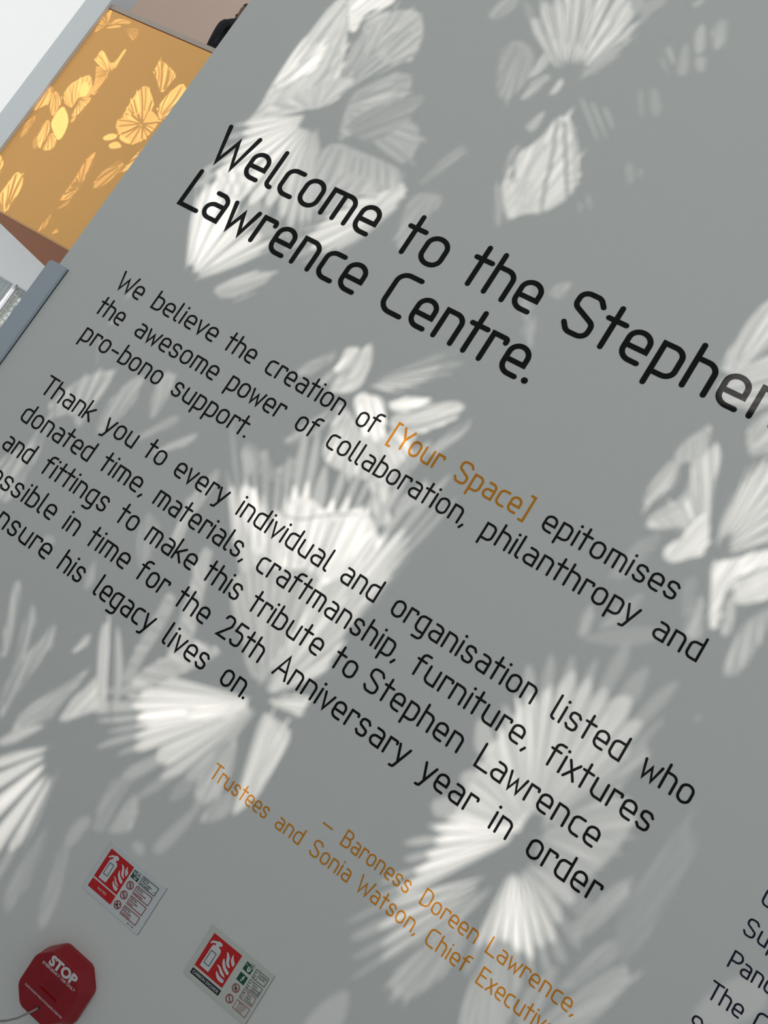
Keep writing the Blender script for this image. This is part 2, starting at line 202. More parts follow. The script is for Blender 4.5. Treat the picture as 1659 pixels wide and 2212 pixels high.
# ------------------------------------------------------------------ etched glass facade behind the viewer
FILM = '''main:S 19 10 3 5.3 -748 2003 -709 2060 -647 2152 -591 2166 -580 2077 -489 2041 -477 1952 -553 1964 -613 1985 -656 1965;S 33 12 5 5.5 -736 2028 -773 2148 -774 2215 -742 2300 -679 2326 -635 2272 -625 2191 -684 2151 -705 2082 -732 2050;S 53 8 23 3.3 -864 1548 -892 2260 -870 2300 -816 2212 -792 2176 -761 2108 -739 2047 -745 2019 -784 1976 -846 1923 -897 1880 -888 1940 -898 1997 -901 2073 -896 2169;S 86 3 33 3.1 -913 1865 -844 2159 -823 2106 -832 2046 -889 1991 -895 2065 -877 2140;S 78 5 31 3.3 -881 2103 -870 2300 -754 2347 -751 2309 -801 2271 -789 2208 -809 2210;S 30 2 14 3.1 -814 2150 -745 2304 -741 2275 -759 2244 -770 2216 -782 2227 -786 2256;V 16 7.1 -857 2274 -862 2214 -868 2149 -871 2081;V 16 7.4 -821 2221 -804 2135 -788 2076 -801 2030 -867 1960 -890 1914;V 26 5.6 -833 2200 -820 2123 -819 2078 -847 2040 -879 1985;V 22 5.5 -794 2154 -770 2078 -763 2046 -781 2008 -824 1963 -871 1922;V 22 5.5 -858 2179 -856 2118 -865 2058 -895 1993;S 30 4 5 5.4 -703 2093 -640 2280 -628 2245 -622 2193 -689 2159 -685 2211 -674 2266;S 30 4 6 5.3 -732 2050 -729 2081 -741 2136 -733 2211 -711 2251 -693 2253 -702 2163 -719 2096;S 22 5 4 6.2 -738 1987 -663 1947 -698 2035 -634 2132 -600 2108 -616 2032 -653 1947;F 8 82 16 -751 1980 -897 1898 -892 1875 -881 1845 -881 1807 -887 1761 -876 1728 -835 1705 -776 1692 -733 1707 -697 1730 -657 1718 -629 1722 -605 1723 -602 1750 -611 1792 -610 1813 53 58 58 65 71 65 58 53 42 38 33 30 30 26 22;F 10 85 11 -779 1478 -851 1592 -879 1642 -888 1680 -885 1729 -823 1711 -768 1695 -714 1680 -662 1665 -652 1644 -673 1593 -715 1541 33 53 71 86 78 65 53 47 42 30;S 78 4 31 3 -719 1658 -861 1779 -823 1780 -790 1748 -779 1711 -818 1698 -881 1731;N 5 26 3.9 -780 1483 -885 1751 -815 1784 -767 1717 -836 1684;S 30 3 14 2.8 -774 1411 -713 1494 -676 1553 -618 1595 -604 1587 -608 1560 -670 1486;S 16 2 8 2.8 -570 1588 -654 1487 -634 1517 -607 1544 -629 1510;S 42 6 16 5 -756 1983 -770 2080 -709 2107 -730 2021 -754 1995 -857 1943 -880 1944 -839 1995;F 3 86 12 -432 1883 -483 1914 -514 1879 -539 1842 -567 1787 -578 1752 -584 1723 -575 1687 -546 1682 -525 1687 -495 1717 -471 1754 -457 1806 38 42 47 53 53 53 47 38 30 19 13;S 53 3 22 4.4 -510 1740 -493 1899 -468 1921 -443 1893 -451 1849 -471 1814 -508 1811 -496 1852;S 24 9 5 5.6 -695 2156 -687 1897 -664 1939 -604 1940 -521 1943 -478 1937 -463 1913 -496 1867 -554 1850 -599 1798 -665 1834;S 30 5 10 5.6 -558 2077 -618 1809 -606 1882 -538 1893 -495 1888 -548 1833 -576 1763;S 16 4 4 5 -377 2055 -432 1895 -403 1917 -362 1926 -365 1871 -374 1826 -374 1767 -395 1777 -418 1835;S 10 4 2 6.5 -737 1847 -667 1975 -655 2033 -593 2093 -534 2140 -551 2027 -585 1965;S 10 3 3 5.4 -450 1870 -435 1937 -399 2060 -377 2040 -407 1960 -422 1923;F 22 80 13 -264 2275 -424 2380 -427 2428 -421 2470 -398 2490 -377 2498 -353 2508 -326 2519 -292 2532 -253 2543 -214 2501 -199 2459 -202 2406 -212 2359 22 30 33 38 33 38 40 42 38 26 22 19;S 42 2 20 2.7 -244 2591 -270 2463 -283 2501 -265 2528 -248 2530 -238 2501 -254 2456;N 12 8 4.2 -264 2275 -439 2463 -251 2539 -211 2473 -291 2354 -388 2376;S 15 6 3 5 -438 2484 -398 2197 -447 2302 -429 2344 -378 2331 -348 2257 -363 2189;S 30 3 8 4.7 -297 2327 -344 2207 -338 2262 -323 2287 -309 2284 -318 2242 -328 2209;S 30 2 14 2.6 -347 2421 -350 2261 -358 2325 -347 2349 -330 2313 -338 2276;S 33 2 16 2.7 -287 2199 -291 2239 -289 2292 -276 2284 -274 2252;S 16 2 8 2.6 -291 2195 -262 2318 -234 2354 -227 2400 -204 2452 -205 2404 -225 2325;S 49 10 22 2.6 -203 1713 -249 2137 -271 2090 -273 2066 -248 2032 -273 2011 -231 1954 -207 1935 -190 1961 -151 1984 -129 2021 -121 2056 -137 2107 -174 2162 -218 2211 -246 2203;V 6 8.3 -246 2203 -201 2104 -180 2033 -155 1978;V 6 9.1 -227 2198 -165 2099 -120 2026;V 8 6.2 -266 2195 -265 2130 -280 2072 -243 2016;V 19 4.9 -233 2131 -236 2060 -215 2007 -187 1962;V 16 3.8 -244 2034 -190 1947;V 19 3.4 -217 2038 -172 1965;V 10 5.2 -210 2205 -168 2142 -123 2060;S 22 2 11 2.6 -291 2100 -296 2148 -283 2196 -271 2197 -271 2141;S 17 2 9 2.6 -263 1936 -293 2080 -282 2110 -283 2076 -271 2008;S 16 2 8 2.6 -170 1840 -273 1984 -272 2003 -234 1953 -215 1913 -228 1915;P 13 2 -226 2263 -219 2264 -174 2223 -132 2179 -138 2181 -181 2220;P 13 2 -201 2261 -193 2262 -155 2229 -121 2194 -126 2196 -162 2226;P 13 2 -169 2261 -161 2262 -139 2242 -119 2219 -125 2221 -146 2239;P 13 2 -86 2501 -82 2541 -44 2472 -56 2451;S 13 2 4 3.8 -109 2682 -55 2519 -57 2551 -37 2561 -14 2490 -32 2478;P 11 2 -56 2451 -33 2459 -20 2414 -45 2426;P 10 2 -124 2444 -115 2457 -81 2415 -93 2415;P 11 2 -124 2420 -114 2419 -86 2392 -92 2392;P 9 2 -90 2453 -91 2485 -50 2414 -55 2394 -71 2396;P 6 2 -103 2341 -88 2348 -49 2296 -66 2279;P 5 2 -123 2327 -116 2335 -80 2273 -90 2273;P 9 2 -96 2060 -86 2060 -67 2033 -77 2033;P 8 2 -102 2037 -93 2037 -81 2018 -87 2017;P 6 2 -32 2161 -19 2158 -12 2141 -19 2140;P 5 2 -62 2160 -45 2163 -23 2130 -29 2113;P 10 2 -128 2569 -107 2597 -106 2578 -115 2560;P 8 2 -215 2496 -223 2540 -175 2569 -184 2527;S 16 3 4 5.1 -539 2263 -528 2377 -522 2420 -476 2453 -481 2401 -502 2363;S 53 3 23 2.4 -300 1658 -324 1547 -310 1554 -290 1517 -280 1463 -296 1439 -328 1422 -341 1432 -319 1467 -326 1511;S 65 2 27 2.6 -318 1614 -357 1525 -354 1500 -353 1466 -363 1445 -352 1445 -333 1481 -327 1515 -331 1538;V 13 6.1 -327 1541 -324 1495 -337 1462 -353 1440;V 19 5 -304 1536 -299 1482 -311 1455 -334 1431;S 22 4 6 4.5 -354 1526 -426 1431 -404 1469 -372 1508 -367 1480 -391 1437 -413 1418;S 22 2 11 2.5 -334 1517 -371 1422 -358 1467 -343 1471 -350 1429;F 15 60 7 -280 1473 -180 1610 -157 1597 -148 1573 -163 1550 -181 1527 -202 1502 -224 1479 10 26 33 38 42 38;S 86 4 33 2.4 -343 1530 -252 1457 -229 1466 -201 1439 -177 1386 -189 1379 -215 1381 -251 1403 -281 1433 -273 1456;S 86 2 33 2.3 -269 1403 -213 1462 -181 1494 -134 1514 -144 1495 -166 1465 -193 1450;S 53 4 23 2.4 -277 1328 -190 1445 -151 1473 -130 1505 -91 1533 -69 1533 -70 1504 -90 1472 -124 1431 -152 1437 -180 1417;V 19 5.2 -197 1437 -163 1460 -127 1501 -98 1537;V 13 6.1 -162 1427 -106 1467 -79 1507 -58 1531;V 22 4.6 -216 1460 -192 1436 -152 1437;S 26 2 13 2.3 -9 1600 -82 1416 -73 1445 -44 1494 -46 1519 -38 1497 -54 1447 -69 1407;S 53 12 16 3.8 -277 1456 -303 1412 -264 1404 -221 1378 -189 1379 -177 1386 -170 1427 -150 1434 -123 1429 -114 1389 -120 1337 -101 1292 -65 1242 -98 1234 -151 1303 -198 1292 -255 1288 -275 1306 -287 1362;S 26 7 5 4.5 -280 1467 -362 1280 -344 1330 -318 1382 -297 1415 -289 1377 -308 1329 -335 1292;S 22 4 6 4 -93 1257 -120 1337 -114 1389 -91 1443 -78 1410 -94 1352 -98 1309;S 26 4 8 3.9 -78 1254 -73 1264 -82 1303 -49 1362 -28 1343 -42 1303;S 13 5 3 4.5 -409 1315 -433 1241 -422 1213 -386 1188 -359 1200 -304 1198 -289 1256 -310 1269 -320 1239 -338 1220 -367 1237 -416 1243;S 19 2 10 2.5 -318 1307 -332 1231 -323 1262 -308 1266 -305 1218;P 22 2 -338 1220 -333 1239 -321 1221;F 10 92 23 -91 827 -368 1094 -384 1135 -385 1161 -371 1174 -335 1160 -300 1151 -292 1180 -284 1199 -263 1213 -243 1221 -204 1214 -178 1225 -156 1242 -139 1260 -110 1247 -77 1233 -53 1257 -22 1287 -12 1246 -7 1198 -10 1143 -19 1084 -23 1047 30 38 42 42 42 53 65 71 78 86 86 78 78 86 86 71 53 47 42 38 33 30;S 86 7 65 2.8 -91 827 -279 1155 -268 1195 -237 1212 -197 1203 -160 1223 -141 1244 -113 1245 -88 1224 -63 1211 -74 1154 -84 1133 -105 1092 -156 1088 -207 1077 -254 1101 -271 1131;V 22 5.5 -366 1139 -226 986 -146 891;V 22 3.2 -341 1158 -217 996 -142 895;V 22 4.7 -287 1139 -191 988 -131 891;V 22 3.5 -282 1162 -189 999 -130 896;V 22 3.5 -277 1172 -180 1004 -129 898;V 22 5.2 -250 1188 -173 1013 -124 901;V 22 3.8 -224 1196 -154 1016 -119 903;V 22 4.5 -195 1189 -140 1014 -113 902;V 22 5.1 -169 1197 -132 1019 -108 904;V 22 4.1 -152 1207 -122 1024 -104 906;V 22 4.1 -90 1207 -95 1026 -91 907;V 22 3.5 -70 1200 -76 1021 -87 906;V 22 3.1 -49 1227 -76 1038 -83 911;V 22 4.6 -14 1207 -54 1028 -76 908;V 22 4.3 -16 1118 -53 981 -76 890;V 16 4.6 -295 1154 -240 1154 -193 1198 -134 1233;S 47 9 13 3.2 -90 827 -120 1090 -30 1149 -29 1039 -19 940 -39 905 -85 849 -105 854 -106 914 -105 983 -115 1016;S 33 9 10 3.4 -90 827 -299 1005 -131 1107 -115 1016 -118 907 -107 853 -149 856 -200 904 -247 933;S 58 4 10 3.2 -95 827 -86 835 -61 866 -27 882 -16 886 -14 858 -15 841 -29 844 -63 835;S 53 5 23 2 17 487 -76 795 -77 817 -24 814 -7 804 -3 766 -2 724 0 682 -13 645 -23 624 -45 688 -61 739;V 19 3.5 -76 818 -31 806 -9 798;V 26 3.1 -70 799 -55 754 -39 681;F 2 88 11 -90 828 -288 762 -312 723 -327 679 -319 654 -292 648 -278 642 -272 620 -244 612 -187 606 -153 618 -108 626 38 53 71 78 65 53 47 42 30 19;S 86 2 33 2.3 -32 878 -218 727 -167 775 -112 815 -126 776 -163 740 -206 712;S 26 5 6 3.8 -98 783 -113 615 -119 710 -100 752 -72 701 -64 634 -85 606;S 16 3 5 3.8 -98 783 -72 578 -70 630 -47 667 -26 638 -40 601;S 42 3 20 2.3 -438 439 -377 620 -366 646 -408 705 -420 662 -429 609 -432 560 -410 579;S 26 5 6 4.4 -404 735 -513 495 -501 562 -458 638 -436 687 -439 614 -449 557 -492 505;S 33 2 16 2.3 -568 383 -517 465 -498 501 -456 540 -453 527 -482 481 -510 451;F 30 72 8 -383 546 -461 468 -499 438 -484 410 -458 374 -419 329 -372 280 -341 327 -344 391 33 42 47 53 47 38 16;S 10 3 3 3.8 -239 611 -236 444 -262 499 -262 544 -227 567 -228 523 -219 456;S 16 3 8 2.1 -188 396 -211 457 -215 506 -210 546 -195 545 -179 505 -173 487;S 9 3 2 4.4 -297 498 -232 252 -276 365 -270 413 -217 299 -213 245;P 7 2 -281 398 -278 451 -251 463 -254 416 -258 392;P 7 2 -123 489 -102 572 -81 629 -84 549 -99 485;P 8 2 -159 479 -138 486 -124 467 -150 463;S 9 3 2 4.8 -347 502 -318 245 -329 328 -323 406 -299 349 -289 265 -296 224;S 26 7 5 5 -784 982 -888 1081 -873 1135 -860 1170 -826 1207 -796 1227 -787 1183 -792 1112 -785 1071 -827 1097 -860 1060;S 22 5 5 5 -732 1012 -750 1086 -762 1151 -754 1219 -727 1256 -705 1182 -729 1097;S 22 3 6 4.8 -613 1102 -680 1214 -692 1262 -683 1289 -657 1280 -643 1217 -647 1170;S 16 3 5 4.8 -668 1071 -664 1117 -637 1158 -607 1215 -585 1205 -638 1127;S 24 2 12 2.6 -469 1282 -605 1110 -570 1165 -535 1207 -534 1181 -572 1136;P 16 2 -885 1301 -876 1329 -865 1325;P 13 2 -886 1371 -885 1400 -875 1401;P 8 2 -836 1192 -883 1278 -879 1285 -862 1252;S 30 2 14 2.5 -335 1137 -433 1230 -407 1228 -382 1209 -379 1177 -406 1195;P 16 2 -390 1229 -381 1255 -358 1222;S 24 3 6 4.5 -445 1219 -462 1040 -462 1103 -452 1164 -435 1148 -435 1048;S 22 6 4 5.8 -879 1155 -907 907 -899 948 -870 977 -858 1007 -878 1096 -838 996 -821 881 -834 847 -872 865;S 30 3 10 4.5 -471 1159 -449 975 -450 999 -470 1083 -448 1109 -434 1034 -426 981;S 58 2 25 2.3 -247 963 -400 1137 -397 1151 -363 1117 -324 1075 -316 1039 -355 1081;S 86 3 22 3.7 -92 822 -386 1158 -363 1167 -319 1143 -271 1106 -259 1057 -287 1060 -334 1101;S 13 3 3 5.2 -575 1078 -521 957 -532 1009 -484 996 -464 933 -472 895;S 30 5 6 5.2 -112 816 -370 973 -377 1018 -348 1003 -308 907 -283 844 -278 796 -309 777 -339 888;S 15 2 8 2.4 -596 922 -567 833 -571 868 -539 822 -547 796;P 9 2 -705 830 -697 852 -671 850 -676 826;S 38 2 18 2.3 -282 516 -431 699 -455 735 -470 766 -460 777 -417 720 -359 640 -361 623 -397 654;S 26 2 13 2.3 -266 556 -439 774 -431 779 -367 712 -339 653 -345 649;S 22 5 5 4.8 -161 883 -370 710 -379 792 -383 857 -390 897 -359 892 -351 821 -350 743 -337 685;S 33 5 8 4.8 -95 827 -349 724 -310 792 -268 854 -216 859 -250 799 -303 723 -329 675;S 22 3 5 5.1 -486 440 -623 589 -700 727 -687 739 -655 692 -612 600;S 21 3 5 5.2 -513 461 -575 579 -622 671 -630 716 -602 692 -565 585;S 22 6 4 5.9 -523 415 -574 532 -584 602 -566 669 -560 718 -537 664 -544 555 -535 486;S 33 2 16 2.4 -461 792 -496 676 -485 731 -477 736 -470 712;V 6 6.7 -455 776 -393 696 -330 621;S 33 3 10 4.3 338 1690 321 1534 317 1569 324 1611 333 1650 356 1600 346 1557 330 1525;S 38 7 13 3.1 479 1483 343 1507 361 1542 377 1567 378 1601 350 1668 390 1690 426 1596 438 1563 455 1516 458 1490 444 1502 406 1527 381 1505 354 1487;S 56 5 24 1.8 397 1361 396 1473 416 1509 424 1534 424 1562 438 1563 459 1519 459 1491 445 1481 425 1457 405 1454;V 13 4.8 356 1646 380 1598 386 1564 364 1531 347 1500;V 16 4.5 385 1629 405 1592 420 1548 408 1509 388 1485;F 18 74 10 480 1500 458 1562 457 1622 458 1663 464 1692 477 1723 503 1698 518 1670 531 1642 545 1614 559 1587 30 42 47 47 42 42 38 38 30;S 69 8 28 1.9 487 1234 479 1491 515 1523 559 1573 581 1541 544 1507 522 1474 528 1436 542 1390 531 1383 503 1443;S 53 4 23 1.7 498 1374 529 1475 545 1504 580 1544 600 1503 569 1457 548 1445;V 16 5.3 532 1422 522 1474 544 1507 574 1541;S 30 2 10 3.4 481 1548 550 1387 530 1460 552 1443 567 1387;S 24 4 8 3.7 484 1502 495 1356 489 1411 494 1434 528 1366 513 1349;S 21 4 6 3.9 560 1517 584 1322 573 1409 587 1449 610 1482 614 1368 604 1328;S 16 2 8 1.8 324 1376 345 1247 334 1287 334 1319 352 1299 360 1260;S 11 3 4 4.3 420 1432 366 1276 380 1344 410 1390 409 1319;S 9 4 2 3.7 419 1571 337 1381 349 1461 383 1502 380 1439 360 1375;P 6 2 341 1241 411 1316 497 1354 431 1278;P 7 2 584 1229 586 1252 592 1227;S 10 3 3 3.7 464 1498 455 1434 469 1462 492 1398 486 1370;S 40 6 10 5 340 1769 315 1834 315 1871 319 1970 338 2023 383 1950 358 1857 343 1833;S 30 3 10 4.8 427 1669 420 1735 419 1771 442 1814 475 1747 447 1700;S 26 5 8 5 302 1779 327 1616 329 1669 348 1710 355 1730 382 1663;S 30 4 8 5.8 297 1745 327 1803 356 1861 391 1917 438 1822 411 1787 351 1774;S 13 2 3 4.9 -158 1933 -79 1763 -109 1840 -65 1793 -42 1736;S 15 3 3 4.8 -47 1780 -51 1823 -40 1858 -16 1870 -19 1822;S 10 2 3 4.5 -109 1840 -58 1728 -52 1754 -47 1780 -18 1704;F 3 90 14 445 910 313 839 316 897 313 959 312 1024 325 1078 336 1124 354 1159 384 1185 413 1205 449 1220 494 1196 522 1170 522 1099 521 1025 65 71 65 58 47 38 33 33 30 30 26 22 16;N 12 16 2.4 445 910 316 853 316 992 324 1093 354 1159 446 1218 515 1169 521 1018 443 929;S 16 5 5 3.3 446 909 465 929 488 1014 520 1083 527 1161 546 1138 535 1057 500 961;S 24 9 8 3.3 440 912 454 911 500 993 545 1057 580 1051 580 963 557 893 521 833;S 47 7 19 3.1 445 910 322 1088 339 1107 394 1013 430 920 366 865 317 857 315 987;F 5 82 8 441 909 324 863 314 845 308 818 309 788 309 755 314 733 299 683 300 662 58 71 69 65 65 53 38;F 20 66 7 448 841 322 711 309 658 313 616 326 583 356 604 382 653 418 697 38 38 30 26 22 19;F 14 78 10 445 866 456 699 472 710 492 722 511 730 534 737 551 749 565 772 567 800 563 839 557 882 38 53 65 71 58 47 38 26 22;S 22 6 5 3.3 430 891 479 697 482 738 523 742 551 709 557 663 569 620 504 572 490 626;S 17 5 4 4 441 871 360 570 396 677 434 736 449 674 436 613 405 555;S 19 5 5 3.4 571 572 596 641 625 726 672 829 694 807 669 695;S 16 5 4 3.7 587 634 602 721 622 800 650 869 664 844 634 755;S 22 5 6 3.7 556 687 573 817 590 879 610 941 632 920 610 844 596 810;S 15 4 4 3.7 577 833 580 629 561 691 577 742 590 764 598 706 598 642;P 6 2 792 803 801 877 856 951 883 897 842 827;P 8 2 280 406 292 477 320 524 346 456;S 6 5 2 6.2 628 608 632 856 636 972 644 1084 680 1046 685 911 677 820#panel:S 52 5 13 16.7 -8538 5820 -8658 5627 -8699 5927 -8651 6040 -8604 6009 -8564 5853 -8581 5760;S 45 3 10 13.3 -8541 5805 -8561 5811 -8485 5964 -8273 6001 -8240 5958 -8384 5913;P 52 2 -8547 5774 -8435 5863 -8352 5890 -8346 5864 -8492 5782;S 26 4 6 13.2 -8296 5878 -8274 5887 -8108 5942 -8052 5908 -8023 5793 -8081 5755;S 100 7 39 13.1 -8057 5232 -8388 5441 -8340 5476 -8128 5341 -8067 5395 -8077 5616 -8036 5612 -8028 5440 -8003 5353 -8037 5226 -8198 5241 -8352 5301;S 65 7 16 13 -8023 5246 -8299 5254 -8076 5238 -8021 5150 -8028 5008 -8018 4847 -8103 4878 -8152 5051;S 100 7 52 13 -8089 4471 -8381 4980 -8299 5085 -8213 5053 -8097 4908 -8068 4797 -8212 4733 -8190 4577 -8251 4577 -8332 4583 -8441 4688 -8457 4848;P 100 2 -8303 4958 -8236 4987 -8131 4894 -8117 4803 -8217 4759 -8278 4871;S 100 6 20 12.9 -8212 4733 -8212 4733 -8051 4832 -8021 4776 -8036 4646 -8048 4530 -8122 4456 -8149 4637;S 85 3 16 14.6 -8687 4734 -8692 4703 -8641 4726 -8542 4503 -8644 4347 -8682 4309 -8701 4545;S 72 4 16 14.3 -8658 4775 -8621 4692 -8427 4652 -8380 4548 -8352 4366 -8402 4371 -8517 4473;P 100 2 -8355 4462 -8327 4558 -8180 4471 -8087 4376 -8031 4196 -8050 4092 -8223 4191 -8316 4258 -8344 4356;S 100 4 26 12.8 -8400 4331 -8389 4115 -8405 4301 -8330 4266 -8259 4161 -8229 3996 -8221 3877 -8367 4015;S 98 4 26 12.8 -8256 4176 -8229 4106 -8195 4176 -8061 4087 -8046 3958 -8169 3888 -8196 4012;S 39 4 8 13 -8599 4311 -8658 4104 -8639 4266 -8579 4250 -8540 4019 -8585 3888;P 52 2 -8089 4416 -8078 4531 -8032 4455 -8054 4391;P 20 2 -8384 3925 -8400 4055 -8257 3902 -8288 3847;S 98 6 39 27.7 -7075 5087 -7507 5690 -7135 5576 -7152 5486 -7162 5238 -7344 5403 -7477 5483;S 85 8 32 27.3 -7041 4675 -7463 5296 -7294 5207 -7128 5064 -7115 4881 -7203 4628 -7445 4625 -7459 4808 -7503 5087;S 100 5 59 24.4 -6974 4918 -7092 5296 -7010 5521 -6871 5447 -6871 5151 -6917 4917 -7091 5053;S 72 9 20 27.2 -7132 4793 -7497 4709 -7165 5020 -6932 4937 -6953 4635 -7094 4451 -7425 4580;P 85 2 -7518 4398 -7449 4502 -7338 4526 -7331 4462 -7440 4380;P 72 2 -7377 4355 -7295 4452 -7159 4407 -7299 4311;P 78 2 -7314 4550 -7090 4519 -7137 4471 -7289 4481;S 72 4 20 25.7 -6827 4508 -6966 4088 -6955 4238 -6919 4518 -6833 4479 -6843 4238;S 55 8 16 24.4 -7327 3695 -7477 4208 -7375 3989 -7342 3714 -7345 3502 -7477 3413 -7473 3731 -7511 4032;S 39 6 10 24 -6986 4276 -7219 3956 -7084 4257 -6946 4190 -7050 3853 -7165 3745;S 98 7 32 27.3 -8023 2885 -8245 2856 -8299 3098 -8298 3313 -8303 3500 -8162 3486 -8074 3339 -8033 3039 -8083 2882;S 98 3 39 26.1 -8480 3200 -8816 3589 -8653 3582 -8525 3477 -8469 3259;P 20 2 -7447 3270 -7339 3531 -7326 3407;S 39 3 13 23.9 -7489 3249 -7463 2897 -7465 3078 -7453 3241 -7387 3090;P 32 2 -7275 2990 -7252 3104 -7186 3059#back:S 90 6 30 3.5 -9923 3873 -9962 3747 -9953 3829 -9894 3878 -9833 3871 -9823 3781 -9882 3693 -9850 3576 -9848 3443 -9848 3339 -9864 3226 -9941 3290 -9944 3450 -9949 3600 -9978 3700;S 90 5 30 3.5 -9747 3534 -9801 3127 -9831 3319 -9796 3461 -9733 3465 -9728 3354 -9753 3228 -9760 3158'''
LV = [0, .02, .04, .06, .08, .1, .13, .16, .19, .22, .25, .28, .32, .36, .4, .45, .5, .56, .62, .7, .8, .9, 1.0]
FM = [frit('etched_glass_%d' % round(l*100), l*.96) for l in LV]
FMW = [frit('added_wing_glass_%d' % round(l*100), l*.96, .72) for l in LV]  # clearer glass for the added wing, brightens panel and rear walls
def chaikin(P, n):
    for _ in range(n):
        Q = []
        for i in range(len(P)):
            a = P[i]; b = P[(i+1) % len(P)]
            Q += [(.78*a[0]+.22*b[0], .78*a[1]+.22*b[1]), (.22*a[0]+.78*b[0], .22*a[1]+.78*b[1])]
        P = Q
    return P
def ribbon(P, w):
    pts = [Vector(p) for p in P]
    if len(pts) > 2:
        for _ in range(2):
            Q = [pts[0]]
            for a, b in zip(pts[:-1], pts[1:]): Q += [a*.75+b*.25, a*.25+b*.75]
            pts = Q+[pts[-1]]
    L = []; R = []; n = len(pts)
    for i, p in enumerate(pts):
        t = (pts[min(i+1, n-1)]-pts[max(i-1, 0)]).normalized(); nn = Vector((-t.y, t.x))
        ww = w*(.45+.55*math.sin(math.pi*(.15+.7*i/(n-1))))
        L.append(tuple(p+nn*ww/2)); R.append(tuple(p-nn*ww/2))
    return L+R[::-1]
def petal(out, ap, a2, b2, r0, lv, tip, rnd):
    m = (a2+b2)/2; mid = lambda p, k: ap+(p-ap)*k; tp = m+(b2-a2)*rnd.uniform(-.25, .25)
    poly = [ap+(m-ap)*r0, mid(a2, .5), mid(a2, .8), mid(a2, .93), ap+(tp-ap)*tip, mid(b2, .93), mid(b2, .8), mid(b2, .5)]
    out.append((min(lv, 1), False, chaikin([tuple(p) for p in poly], 1)))
def ray_span(ap, dr, poly):
    ts = []
    for i in range(len(poly)):
        a = poly[i]; d = poly[(i+1) % len(poly)]-a; det = -dr.x*d.y+d.x*dr.y
        if abs(det) < 1e-12: continue
        r = a-ap; t = (-r.x*d.y+d.x*r.y)/det; u = (dr.x*r.y-dr.y*r.x)/det
        if 0 <= u <= 1 and t > 0: ts.append(t)
    ts.sort()
    return [0]+ts if len(ts) == 1 else ts
def fan_range(ap, poly):
    c = sum(poly, Vector((0, 0)))/len(poly); base = math.atan2(c.y-ap.y, c.x-ap.x)
    an = [(math.atan2(p.y-ap.y, p.x-ap.x)-base+math.pi) % (2*math.pi)-math.pi for p in poly]
    lo, hi = min(an), max(an)
    return (base, -math.pi, math.pi) if hi-lo > 5.5 else (base, lo, hi)
def streaks(out, ap, poly, lv, n, sharp, rnd):
    """feathered bright streaks fanning from ap across an outline"""
    base, lo, hi = fan_range(ap, poly); m = max(4, int(n*(2.2 if sharp else 1.8)))
    for i in range(m):
        th = base+lo+(hi-lo)*(i+.5+rnd.uniform(-.4, .4))/m; dr = Vector((math.cos(th), math.sin(th)))
        ts = ray_span(ap, dr, poly)
        if len(ts) < 2: continue
        ln = ts[-1]-ts[0]; s0 = ts[0]+ln*rnd.uniform(-.14, .3); s1 = ts[-1]+ln*rnd.uniform(-.12, .18 if not sharp else .12)
        wd = min((hi-lo)/m*rnd.uniform(.35, .8)*(s0+s1)/4, ln*.2); nn = Vector((-dr.y, dr.x)); bend = nn*rnd.uniform(-.05, .05)*ln
        at = lambda t, k: tuple(ap+dr*(s0+(s1-s0)*t)+nn*wd*k*(.6+.6*t)+bend*math.sin(t*3.1))
        out.append((min(1, lv*rnd.uniform(.75, 1.3)), False, chaikin([at(0, 0), at(.3, .7), at(.65, 1), at(.9, .6), at(1, 0), at(.9, -.6), at(.65, -1), at(.3, -.7)], 1)))
def veins(out, ap, poly, n, vl, w, rnd):
    base, lo, hi = fan_range(ap, poly)
    for i in range(n):
        th = base+lo+(hi-lo)*(i+.5+rnd.uniform(-.3, .3))/n; dr = Vector((math.cos(th), math.sin(th)))
        ts = ray_span(ap, dr, poly)
        if len(ts) < 2: continue
        t0, t1 = ts[0], ts[-1]; ln = t1-t0; a = t0+ln*rnd.uniform(-.02, .2); b = t1-ln*rnd.uniform(-.04, .12); nn = Vector((-dr.y, dr.x))
        out.append((vl*rnd.uniform(.6, 1.25), True, ribbon([ap+dr*a, ap+dr*(a+b)/2+nn*rnd.uniform(-.05, .05)*ln, ap+dr*b], w*rnd.uniform(.6, 1.3))))
